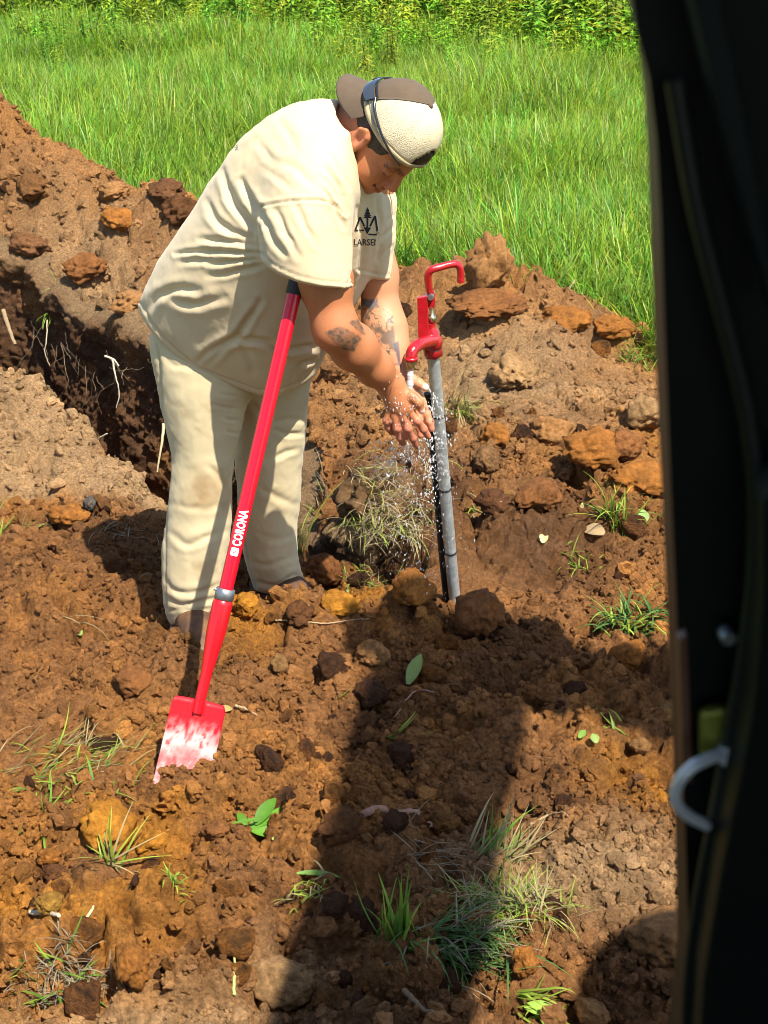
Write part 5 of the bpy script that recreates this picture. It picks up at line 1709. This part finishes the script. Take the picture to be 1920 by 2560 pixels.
BR = (.25, .10, .030); DK = (.13, .053, .019); OR = (.36, .14, .028); OC = (.48, .20, .022); TN = (.39, .225, .095); TO = (.36, .175, .06); GY = (.13, .11, .09)
CL = [
    ('large shaggy clod sitting on top of the spoil behind the red lever', 1226, 700, 165, 170, TO, 1, .6, .12),
    ('broad dark-bottomed slab of earth under the shaggy clod behind the lever', 1220, 795, 220, 62, BR, 2, .6, .35),
    ('ragged ridge of earth at the grass edge right of the shaggy clod', 1420, 790, 150, 70, OR, 3, .6, .4),
    ('second ragged ridge of earth at the grass edge below the forked dry twig', 1530, 850, 140, 66, OR, 4, .6, .4),
    ('big round shaded clod at the foot of the galvanized pipe', 1200, 1555, 165, 140, BR, 5, .4, .25),
    ('bright orange clod right of the left boot under the trench bank', 850, 1512, 120, 84, OC, 6, .45, .3),
    ('orange crumbly clod half hidden right of the shovel ferrule', 615, 1520, 80, 74, OC, 7, .5, .35),
    ('orange lump between the wet hole and the pipe foot', 1030, 1490, 130, 110, OR, 8, .5, .35),
    ('reddish wedge of earth standing right of the left trouser leg', 805, 1415, 120, 110, (.20, .075, .022), 9, .5, .3),
    ('dark brown clod between the left boot and the bright orange clod', 745, 1535, 100, 70, DK, 10, .55, .35),
    ('large pale tan clod half in the boom shadow at the bottom', 690, 2440, 210, 150, TN, 11, .45, .35),
    ('orange brown clod standing left of the pale tan clod', 330, 2420, 120, 130, OR, 12, .5, .3),
    ('small round ochre clod above a white stick at the lower left', 122, 2270, 80, 66, (.36, .19, .035), 13, .45, .25),
    ('wide ochre crust of earth below the straw at the left', 260, 2050, 190, 120, OC, 14, .55, .42),
    ('cracked ochre lump right of the wide ochre crust', 380, 2100, 90, 70, OC, 15, .55, .35),
    ('massive shaded block of earth against the door post low on the right', 1660, 2345, 240, 180, TO, 16, .5, .3),
    ('oval tan clod near the door post beside the shadow edge', 1668, 1782, 70, 56, (.33, .17, .05), 17, .4, .25),
    ('pale tan clod perched high on the right spoil near the door post', 1615, 1050, 120, 92, TN, 18, .5, .25),
    ('shadowed clod beneath the pale tan clod on the right spoil', 1560, 1120, 150, 90, BR, 19, .55, .35),
    ('squarish light brown clod just right of the pipe', 1215, 1170, 76, 70, (.23, .12, .05), 20, .5, .2),
    ('wide dark brown clod on the right spoil behind the pipe', 1350, 1225, 150, 84, BR, 21, .5, .35),
    ('dark clod between the pipe and the wide dark brown clod', 1235, 1255, 100, 76, (.12, .05, .02), 22, .5, .3),
    ('small grey stone on the tan bank left of the man', 226, 1268, 44, 46, GY, 23, .25, .15),
    ('orange brown clod lying left of the small grey stone', 168, 1290, 110, 60, OR, 24, .55, .35),
    ('dark clod casting a shade left of the shovel shaft', 335, 1690, 130, 84, BR, 25, .5, .35),
    ('light brown oval clod right of the shovel shaft', 700, 1662, 50, 60, (.26, .14, .05), 26, .45, .25),
    ('tan clod between the bright orange clod and the boom shadow', 930, 1628, 110, 66, TO, 27, .5, .3),
    ('round brown clod in the dry grass at the shadow edge', 1308, 2430, 76, 96, OR, 28, .45, .25),
    ('pale round clod at the bottom edge right of the grass', 1482, 2545, 110, 70, TO, 29, .4, .25),
    ('whitish knobbly stone in the round shadow at the bottom right', 1414, 2505, 46, 40, (.42, .36, .30), 30, .5, .15),
    ('ochre clod in shadow above the pinkish root', 1110, 2060, 90, 80, (.22, .10, .025), 31, .5, .3),
    ('brown clod in the boom shadow right of the long narrow leaf', 1010, 2310, 96, 60, BR, 32, .5, .3),
    ('flat brown clod left of the leafy sprig', 540, 2075, 80, 46, BR, 33, .5, .3),
    ('dark crumbly clod above the white stick at the lower left', 130, 2190, 80, 50, DK, 34, .5, .3),
    ('reddish clod at the left edge of the wide ochre crust', 120, 2150, 70, 60, OR, 35, .5, .3),
    ('broken clod below the pale tan clod at the bottom edge', 800, 2500, 70, 80, (.22, .10, .03), 36, .5, .3),
    ('light clod beside the right door post in the shadow band', 1600, 1870, 70, 46, (.24, .12, .04), 37, .5, .3),
    ('small ochre clod right of the boom shadow near the door post', 1655, 2000, 36, 30, OC, 38, .4, .2),
    ('rusty clod under the green clump at the right', 1575, 1640, 110, 90, OR, 39, .5, .3),
    ('dark overhanging clod at the top of the left spoil heap', 80, 480, 120, 80, (.20, .09, .03), 40, .55, .35),
    ('dark lump on the spoil heap behind the man', 455, 540, 120, 100, (.13, .055, .02), 41, .55, .3),
    ('rusty clod on the spoil heap left of the dark lump', 290, 560, 110, 70, OR, 42, .55, .35),
    ('rough clod along the crest of the left spoil heap by the grass', 290, 470, 110, 60, TO, 43, .6, .35),
    ('big broken slab on the lower right spoil with a dark gap under it', 1480, 1130, 190, 110, OR, 45, .6, .35),
    ('jagged rusty clod on the right spoil left of the big broken slab', 1370, 1080, 140, 100, TO, 46, .6, .35),
    ('rough tan hump in the middle of the right spoil slope', 1290, 940, 170, 90, TN, 47, .6, .45),
    ('rough brown hump low on the right spoil beside the door post', 1600, 1200, 170, 120, OR, 48, .6, .38),
    ('orange broken clod right of the dry grass beside the pipe', 1240, 1090, 110, 90, OR, 49, .6, .3),
    ('dark crusty clod on the far bank between the sleeve hem and the hydrant', 905, 800, 110, 70, BR, 50, .6, .35),
    ('crusty brown clod on the far bank left of the wet hands', 840, 930, 100, 80, (.22, .10, .035), 51, .6, .35),
    ('rough clod on the trench lip beside the trouser seat', 330, 810, 130, 70, TO, 52, .6, .4),
    ('dark clod at the head of the trench on the left', 70, 640, 140, 80, (.2, .09, .035), 53, .6, .38),
    ('brown clod on the left spoil slope above the trench', 210, 690, 130, 80, BR, 54, .6, .4),
    ('crumbling clod on the crest where the left heap meets the shirt', 420, 480, 110, 60, (.15, .065, .025), 44, .6, .35),
]
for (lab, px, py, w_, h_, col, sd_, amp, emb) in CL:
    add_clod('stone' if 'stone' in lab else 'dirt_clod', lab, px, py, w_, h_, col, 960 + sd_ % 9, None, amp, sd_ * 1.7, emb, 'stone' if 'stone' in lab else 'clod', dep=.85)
# the many middling clods that nothing tells apart
r = np.random.default_rng(55)
ball = [rough_ball(980 + i, 3, .6, (1, .85, .72)) for i in range(6)]
ms = []
for V, F in ball:
    for cc in (BR, OR, DK):
        n = fbm3(V * 2, 3, 946); ms.append(new_mesh('dirt_clod', V, F, True, np.clip(np.array(cc) * (1 + .5 * n)[:, None], .01, 1)))
        ms[-1].materials.append(M['clod_small'])
cnt = 0; loose = []
while cnt < 130:
    y = 1.9 * math.tan(r.uniform(math.atan(2.05 / 1.9), math.atan(6.6 / 1.9))); x = r.uniform(-.27, .19) * (y + .15)
    z, tr, gm = terrain(np.array([x]), np.array([y]))
    if tr[0] > .1 or gm[0] > .05: continue
    if float(fbm2(np.array([x * 2.0]), np.array([y * 2.0]), 2, 977)[0]) < r.uniform(-.5, .35): continue
    tn = float(soil_tan(np.array([x]), np.array([y]))[0])
    if tn > .5 and r.uniform() < .7: continue
    s = (.014 + .030 * r.uniform() ** 2.5) * (1 + .12 * (y - 3))
    o = bpy.data.objects.new('dirt_clod', ms[int(r.integers(0, len(ms)))]); C.objects.link(o)
    o.location = (x, y, float(z[0]) + s * .25); o.rotation_euler = r.uniform(0, 6.28, 3); o.scale = (s, s, s)
    loose.append((o, float(s), ('brown', 'rusty', 'dark')[[id(q) for q in ms].index(id(o.data)) % 3]))
    cnt += 1
MARKS = [('the shovel blade', 440, 1850), ('the right boot', 480, 1590), ('the bright orange clod', 850, 1512), ('the pipe foot', 1135, 1500), ('the leafy sprig', 650, 2060), ('the wide ochre crust', 260, 2050), ('the grey rooty clump', 160, 2440),
         ('the pale tan clod', 690, 2440), ('the pinkish root', 975, 2050), ('the upright pale leaf', 1030, 1690), ('the dark green clump', 1570, 1560), ('the straw mat', 1285, 2270), ('the bright grass clump', 1535, 1320), ('the hydrant spout', 1030, 880),
         ('the shaggy clod', 1222, 705), ('the pale high clod', 1615, 1050), ('the grey stone', 226, 1268), ('the trench tuft', 148, 775), ('the straw patch', 190, 1880), ('the ridge clods', 1470, 820)]
ORD = ['nearest', 'second nearest', 'third nearest', 'fourth nearest', 'fifth nearest', 'sixth nearest', 'seventh nearest', 'eighth nearest', 'ninth nearest', 'tenth nearest', 'eleventh nearest', 'twelfth nearest']
buckets = {}
for o, s, colr in loose:
    u, v = proj(np.array(o.location)); k = min(range(len(MARKS)), key=lambda i: math.hypot(MARKS[i][1] - u, MARKS[i][2] - v))
    du_, dv_ = u - MARKS[k][1], v - MARKS[k][2]
    side_ = ('right of' if du_ > 0 else 'left of') if abs(du_) > abs(dv_) else ('below' if dv_ > 0 else 'above')
    buckets.setdefault((colr, side_, k), []).append((math.hypot(du_, dv_), o))
for (colr, side_, k), L_ in buckets.items():
    for i, (d_, o) in enumerate(sorted(L_, key=lambda q: q[0])):
        lab = f'small loose {colr} clod {side_} {MARKS[k][0]}' + ('' if len(L_) == 1 else f', {ORD[min(i, 11)]} of them')
        tag(o, lab, 'clod', 'loose clods on the dug ground')


# ------------------------------------------------------------------ uprooted grass, leaves, roots, twigs
GR = (np.array([.055, .13, .015]), np.array([.20, .36, .04])); DG = (np.array([.035, .085, .015]), np.array([.10, .21, .045])); YG = (np.array([.12, .18, .02]), np.array([.34, .45, .06])); DRY = (np.array([.22, .17, .08]), np.array([.42, .35, .17])); GYD = (np.array([.16, .13, .08]), np.array([.36, .31, .21]))


def clump(name, label, px, py, n, L, spread, lean, droop, pal, az=None, azs=1.2, w_=.005, seed=0, cat='grass clump', off=(0, 0, 0), ysp=.6, mix=None):
    r = np.random.default_rng(2000 + seed); mb = MB()
    g = on_ground(px, py); s = px_m(g)
    for i in range(n):
        dx, dy = r.normal(0, spread * s), r.normal(0, spread * s * ysp)
        z = gz(g.x + dx, g.y + dy)
        a = (r.uniform(0, 6.28) if az is None else az + r.normal(0, azs))
        p_ = pal if mix is None or r.uniform() > mix[1] else mix[0]
        k = r.uniform(.7, 1.3)
        blade(mb, (g.x + dx + off[0], g.y + dy + off[1], max(z, g.z - .03) - .004 + off[2] + abs(r.normal(0, .006))), a, L * s * (.85 if L > 80 else 1) * r.uniform(.35, 1.2), w_ * r.uniform(.45, 1.2), lean + r.normal(0, .35), 1.25 * droop + r.normal(0, .7), p_[0] * k, p_[1] * k, 6)
    return obj(name, mb.mesh(name, True, True), M['blade'], None, label, cat)


D = math.radians
CLUMPS = [
    ('grass_clump', 'big uprooted clump of dark green grass at the right beside the door post', 1570, 1560, 120, 130, 44, .75, 1.2, DG, None, 1.2, .0085, (YG, .25)),
    ('grass_clump', 'bright upright grass clump on the right spoil above the big dark green clump', 1535, 1320, 46, 140, 20, .45, .7, YG, None, 1.2, .0075, (GR, .4)),
    ('grass_clump', 'pale grass tuft at the left edge below the tan bank', 25, 1345, 40, 90, 26, 1.0, .5, YG, D(10), .7, .006, (DRY, .4)),
    ('grass_clump', 'grey rooty clump of dead grass at the lower left corner', 160, 2440, 240, 90, 48, .9, 1.2, GYD, None, 1.3, .0026, None),
    ('grass_clump', 'long green blades bent over the grey rooty clump at the lower left', 110, 2440, 26, 170, 60, 1.15, .6, GR, None, 1.6, .008, (YG, .4)),
    ('grass_clump', 'tuft of tall pointed blades standing in the boom shadow', 985, 2350, 26, 210, 22, .22, .25, GR, D(150), 1.5, .0085, (YG, .3)),
    ('grass_clump', 'broad mat of green grass lying in the boom shadow at the bottom', 1130, 2400, 340, 200, 62, 1.05, .75, DG, D(-25), .8, .0052, (GYD, .3)),
    ('grass_clump', 'sunlit mat of straw coloured grass along the shadow edge', 1285, 2270, 520, 140, 56, 1.05, .7, DRY, None, 1.6, .0034, (YG, .45)),
    ('grass_clump', 'spiky dry tuft pointing up at the right edge of the shadow', 1240, 2150, 60, 190, 30, .9, .25, DRY, D(50), .35, .0055, (GR, .35)),
    ('grass_clump', 'yellow green sprawl of blades at the bottom below the straw mat', 1330, 2530, 40, 120, 34, 1.2, .4, YG, D(-30), .6, .008, None),
    ('straw_patch', 'scattered straw and thin grass on the left below the shovel handle shadow', 190, 1880, 170, 130, 90, 1.35, .25, DRY, D(20), .6, .0036, (YG, .5)),
    ('straw_patch', 'green wisps of grass at the left edge under the straw', 150, 1975, 60, 80, 90, 1.2, .6, YG, None, 1.6, .0055, (GR, .4)),
    ('grass_clump', 'small tuft with long pale blades left of the ochre crust', 275, 2165, 24, 190, 16, 1.05, .3, YG, D(30), 1.5, .006, (DRY, .5)),
    ('grass_clump', 'little green tuft in the middle of the lower foreground', 440, 2215, 22, 60, 16, .7, .9, YG, None, 1.5, .0055, (GR, .4)),
    ('grass_clump', 'yellow green tuft at the left edge of the boom shadow', 760, 2240, 46, 70, 34, 1.0, .8, YG, None, 1.5, .0048, (DRY, .4)),
    ('grass_clump', 'pale dry grass bent over the spoil right of the pipe', 1150, 1040, 110, 130, 24, .9, 1.2, DRY, D(-60), .8, .005, (YG, .5)),
    ('grass_clump', 'green tuft hanging on the trench edge left of the man', 148, 775, 40, 70, 16, .8, 1.3, YG, D(-90), 1.0, .007, (GR, .4)),
    ('grass_clump', 'stubby dry tuft on the trench bank beside the left trouser leg', 785, 1375, 70, 90, 18, .45, .6, GYD, None, 1.3, .004, (GR, .3)),
    ('grass_stalk', 'tall thin green stalk rising beside the left trouser leg', 755, 1385, 7, 230, 4, .12, .5, YG, D(40), .4, .006, None),
    ('grass_clump', 'yellowish moss and grass at the wet hole edge above the bright orange clod', 905, 1465, 90, 60, 34, 1.0, .7, YG, None, 1.5, .0035, (DRY, .5)),
    ('grass_clump', 'small green tuft right of the pipe on the spoil', 1195, 1285, 26, 60, 14, .9, .9, YG, None, 1.5, .006, (DRY, .4)),
    ('grass_clump', 'limp green wisps among pale leaves on the wet soil right of the pipe', 1440, 1410, 30, 90, 30, 1.2, .6, YG, None, 1.6, .007, None),
    ('grass_clump', 'small green clump growing on the crest of the right spoil by the post', 1585, 900, 50, 60, 20, .8, .8, GR, None, 1.5, .006, (YG, .5)),
    ('grass_wisp', 'single yellow green wisp lying in the boom shadow', 980, 1855, 9, 130, 10, 1.4, .1, YG, D(25), .25, .008, None),
    ('grass_wisp', 'long pale straw lying right of the shovel blade', 840, 1765, 3, 160, 6, 1.45, .05, YG, D(18), .1, .006, None),
    ('grass_wisp', 'thin straw lying on the soil left of the boot', 170, 1555, 3, 150, 5, 1.45, .05, DRY, D(-22), .1, .005, None),
    ('grass_wisp', 'light green wisp on the lit soil right of the boom shadow', 1545, 1830, 12, 90, 12, 1.2, .5, YG, D(150), .6, .006, None),
    ('grass_clump', 'thin dry hair-like grass trailing in the boom shadow below the root', 1060, 2150, 60, 110, 40, 1.35, .3, GYD, D(-30), .5, .0022, None),
    ('grass_clump', 'dry roots and hairs strewn in the man\'s shadow left of the boot', 300, 1330, 40, 110, 40, 1.3, .4, GYD, D(-150), .7, .0028, None),
]
for i, (nm, lab, px, py, n, L, sp, le, dr, pal, az, azs, w_, mx) in enumerate(CLUMPS):
    clump(nm, lab, px, py, n, L, sp, le, dr, pal, az, azs, w_, i, 'grass', mix=mx)

# the sod hanging over the wet hole beside the pipe: matted dry grass on a lump of earth
def sod():
    root = empty('overhanging_sod', on_ground(960, 1330), 'overhanging sod with matted dry grass drooping into the wet hole beside the pipe', 'sod')
    P0 = at_y(955, 1240, 3.98)
    V, F = rough_ball(1201, 4, .5)
    V = V / np.abs(V).max(0) * np.array([.145, .15, .115]) + P0
    n = fbm3(V * 18, 4, 1203)
    c = np.clip(np.array([.17, .095, .042]) * (1 + .7 * n)[:, None], .01, 1)
    obj('earth_lump', new_mesh('earth_lump', V, F, True, c), M['clod'], root)
    r = np.random.default_rng(1204); mb = MB()
    for i in range(420):
        u = r.uniform(858, 1085); v = r.uniform(1150, 1335) if r.uniform() < .4 else r.normal(1310, 24)
        p = at_y(u, v, 3.82 + .14 * ((u - 960) / 120) ** 2 + .12 * (1300 - v) / 150 - .01)
        az = D(-90) + r.normal(0, .7) + (.7 if u < 930 else -.2)
        pal = DRY if r.uniform() < .6 else (GYD if r.uniform() < .6 else YG); k = r.uniform(.7, 1.4)
        blade(mb, p, az, r.uniform(.05, .13), r.uniform(.0018, .0045), r.uniform(.7, 1.5), r.uniform(.3, 1.4), pal[0] * k, pal[1] * k, 6)
    o = obj('dry_grass', mb.mesh('dry_grass', True, True), M['blade'], root); o['kind'] = 'stuff'


sod()


# leaves
def leaf_thing(name, label, px, py, leaves, col, cat='leaf', lift=.012, tip=None):
    g = on_ground(px, py); s = px_m(g)
    mbs = []
    root = None
    if len(leaves) > 1: root = empty(name, g, label, cat)
    for (du, dv, ang, L, W, curl, tilt) in leaves:
        mb = MB()
        b = Vector((g.x + du * s, g.y - dv * s * 1.3, 0)); b.z = max(gz(b.x, b.y), g.z - .02) + lift
        a = math.radians(ang)
        leaf_strip(mb, b, (math.cos(a), math.sin(a) * .75, tilt), (0, -.35, 1), L * s, W * s, np.array(col) * random.Random(px + du).uniform(.85, 1.15), curl, 7, .22, tip)
        if root: obj('leaf', mb.mesh('leaf', True, True), M['leaf'], root)
        else: obj(name, mb.mesh(name, True, True), M['leaf'], None, label, cat)
    return root


BG = (.11, .27, .025); PG = (.26, .37, .10); PL = (.50, .47, .20)
leaf_thing('leafy_sprig', 'bright green leafy sprig lying right of the shovel blade', 640, 2075, [(-15, 0, 38, 115, 46, .5, .35), (0, 6, 12, 85, 40, .6, .15), (-10, 8, -8, 70, 34, .6, .1), (-25, -5, 115, 50, 22, .4, .4), (-55, 18, 20, 70, 9, .1, .05), (0, 0, 60, 90, 36, .5, .6)], BG, 'sprig')
leaf_thing('leaf', 'upright pale green torn leaf in the boom shadow', 1020, 1722, [(0, 0, 68, 90, 34, .3, .7)], PG)
leaf_thing('leaf', 'small folded green leaf on the soil left of the boot', 205, 1600, [(0, 0, 125, 46, 24, .6, .3)], PG)
leaf_thing('leaf', 'long narrow leaf crossing the left edge of the boom shadow', 742, 2196, [(0, 0, 4, 118, 16, .7, .12)], (.20, .36, .07))
leaf_thing('leaf', 'small pale leaf on the lit soil right of the boom shadow', 1490, 1870, [(0, 0, 100, 30, 22, .4, .5)], PG)
leaf_thing('leaf', 'tiny green leaf left of the small pale leaf', 1447, 1858, [(0, 0, 60, 32, 18, .4, .4)], (.20, .36, .06))
leaf_thing('leaf', 'cream dried leaf standing on the wet soil right of the pipe', 1357, 1368, [(0, 0, 80, 34, 22, .3, .8)], PL)
leaf_thing('leaf', 'folded cream leaf above the limp green wisps', 1425, 1353, [(0, 0, 8, 38, 22, .6, .2)], PL)
leaf_thing('leaf', 'pale crumpled leaf under the bright upright grass clump', 1510, 1345, [(0, 0, 150, 60, 44, .8, .4)], (.42, .30, .16))
leaf_thing('leaf', 'large jagged pale leaf at the right of the bright upright grass clump', 1580, 1325, [(0, 0, 60, 70, 54, .5, .5)], (.28, .42, .14))
leaf_thing('leaf', 'white scrap of leaf beside the dark green clump', 1502, 1482, [(0, 0, -20, 24, 18, .4, .3)], (.62, .60, .52))
leaf_thing('leaf', 'cream leaf scrap by the dark clod right of the pipe', 1450, 1280, [(0, 0, 30, 34, 24, .6, .3)], PL)
leaf_thing('leaf', 'yellowish leaf scrap right of the shovel blade', 560, 1790, [(0, 0, 60, 30, 26, .8, .3)], (.40, .33, .12))
leaf_thing('leaf', 'fresh light green leaf at the bottom edge under the grass mat', 1310, 2530, [(0, 0, -25, 90, 40, .4, .2), (10, 8, -50, 60, 30, .4, .2)], (.30, .46, .07), 'leaves')
leaf_thing('leaf', 'tiny pale leaf below the leafy sprig', 680, 2110, [(0, 0, 10, 30, 16, .4, .2)], (.34, .42, .12))


# roots, sticks
def root_thing(name, label, pts, rad_, col, cat='root', taper=.5, n=7, wob=.0012, seed=0):
    """pts: (px, py, y) or (px, py) lying on the ground"""
    if len(pts[0]) == 3: P = [at_y(*p) for p in pts]
    else:
        P = []
        G_ = [on_ground(*p) for p in pts]
        if name == 'stick': G_ = [G_[0], (G_[0] + G_[-1]) / 2 + Vector((.003, .003, 0)), G_[-1]]
        for p in smooth_path([(g.x, g.y, g.z) for g in G_], 7):
            g = Vector((p[0], p[1], p[2] - .01)); P.append(np.array([g.x, g.y, max(g.z, gz(g.x, g.y), gz(g.x, g.y - .012)) + rad_ * 1.2]))
        Z = np.array([p[2] for p in P]); n_ = len(Z)
        if cat == 'stick' or name == 'stick': Z2 = np.linspace(Z[0], Z[-1], n_); Z2 = Z2 + max(0, (Z - Z2).max() * .7)
        else: Z2 = np.array([Z[max(0, i - 2):i + 3].max() for i in range(n_)]); Z2 = np.convolve(np.r_[[Z2[0]] * 3, Z2, [Z2[-1]] * 3], np.ones(7) / 7, 'valid')
        for p, z in zip(P, Z2): p[2] = z
    r = np.random.default_rng(3000 + seed)
    Q = smooth_path(P, 6 if len(pts[0]) == 3 else 2); Q = [q + r.normal(0, wob * .5, 3) for q in Q]
    mb = MB(); mb.tube(Q, [rad_ * (1 - (1 - taper) * i / len(Q)) * r.uniform(.93, 1.08) for i in range(len(Q))], n, col)
    return obj(name, mb.mesh(name, True, True), M['root'], None, label, cat)


WH = (.50, .43, .31); PK = (.30, .165, .11); BN = (.20, .13, .07)
root_thing('root', 'forked white root hanging from the trench bank left of the man', [(262, 890, 5.35), (283, 898, 5.33), (297, 915, 5.32)], .005, WH, seed=1)
root_thing('root', 'long thin white root hanging down the dark trench bank', [(280, 895, 5.33), (288, 935, 5.31), (298, 985, 5.30), (290, 1020, 5.30)], .0038, WH, seed=2)
root_thing('root', 'pale straight root standing in the trench beside the right trouser leg', [(409, 1058, 4.75), (404, 1110, 4.72), (392, 1180, 4.70)], .0055, (.50, .42, .25), seed=3)
root_thing('root', 'brown broken root across the trench at the left edge', [(8, 775, 6.0), (22, 820, 5.95), (38, 862, 5.9)], .010, (.26, .18, .10), seed=4, taper=.7)
root_thing('root', 'short white root stub on the edge of the tan bank', [(247, 1098, 4.68), (258, 1090, 4.66), (268, 1084, 4.65)], .004, WH, seed=5)
root_thing('root', 'thin root hanging under the green tuft on the trench edge', [(118, 800, 5.85), (116, 850, 5.8), (112, 880, 5.79), (125, 915, 5.78)], .003, (.40, .33, .22), seed=6)
root_thing('root', 'long pale root lying below the bright orange clod', [(690, 1562), (760, 1558), (830, 1562), (880, 1556), (925, 1560)], .0024, (.33, .23, .13), seed=7)
root_thing('root', 'pinkish root half buried in the boom shadow', [(905, 2050), (960, 2046), (1010, 2050), (1045, 2060)], .0085, PK, seed=8, taper=.8)
root_thing('root', 'thin broken root beside the pinkish root', [(1072, 2068), (1095, 2075), (1120, 2084)], .006, PK, seed=9)
root_thing('stick', 'short white stick under the small round ochre clod', [(78, 2305), (110, 2312), (150, 2310)], .0045, (.46, .38, .27), 'stick', seed=10, taper=.8)
root_thing('stick', 'bleached twig lying right of the shovel blade top', [(590, 1775), (615, 1790), (642, 1800)], .004, (.36, .25, .14), 'stick', seed=11)
root_thing('root', 'curled pale root on the lit soil right of the shadow', [(1325, 2070), (1365, 2058), (1395, 2046), (1420, 2048)], .0026, (.36, .23, .13), seed=12)
root_thing('root', 'forked dry twig sticking up at the grass edge behind the right spoil', [(1370, 760, 5.75), (1400, 745, 5.75), (1425, 718, 5.76), (1438, 700, 5.77)], .006, (.40, .30, .16), 'twig', seed=13)
root_thing('root', 'dry twig lying below the forked dry twig', [(1300, 762, 5.65), (1350, 764, 5.62), (1380, 758, 5.6)], .006, (.34, .25, .13), 'twig', seed=14)
root_thing('root', 'thin pale root in the trench shade between the legs and the bank', [(640, 1305, 3.75), (650, 1270, 3.78), (662, 1240, 3.8)], .003, WH, seed=15)
root_thing('stick', 'pale green stem lying across the lower foreground', [(585, 2500), (590, 2420), (580, 2360)], .0032, (.36, .38, .14), 'stick', seed=16)
root_thing('root', 'thin root on the shaded soil below the upright pale leaf', [(1085, 1735), (1040, 1752), (1000, 1775), (985, 1800)], .0022, (.34, .20, .14), seed=17)
root_thing('root', 'dark root sticking out under the grass mat at the bottom', [(1010, 2510), (1060, 2540), (1090, 2560)], .005, BN, seed=18)
root_thing('stick', 'broken straw lying above the grey rooty clump', [(195, 2330), (215, 2300), (235, 2270)], .004, (.50, .45, .24), 'stick', seed=19)
# fine hair roots on the shaded trench bank
r = np.random.default_rng(91); mb = MB()
for i in range(26):
    t = r.uniform(); u = 60 + 330 * t + r.normal(0, 12); v = 800 + 150 * t + r.normal(20, 25); yb = np.interp(u, [0, 180, 300, 400], [6.1, 5.75, 5.38, 5.1])
    p = at_y(u, v, yb - .03); L = r.uniform(.05, .2); q = [p]
    d = np.array([r.normal(0, .5), -.25, -.6])
    for k in range(5):
        d = d + r.normal(0, .35, 3) + np.array([0, 0, -.15]); d /= np.linalg.norm(d); q.append(q[-1] + d * L / 5)
    mb.tube(q, r.uniform(.0006, .0014), 4, tuple(np.array([.24, .18, .11]) * r.uniform(.4, 1.2)), False)
o = obj('hair_roots', mb.mesh('hair_roots', True, True), M['root'], kind='stuff'); o['label'] = 'fine roots hanging out of the shaded trench bank'
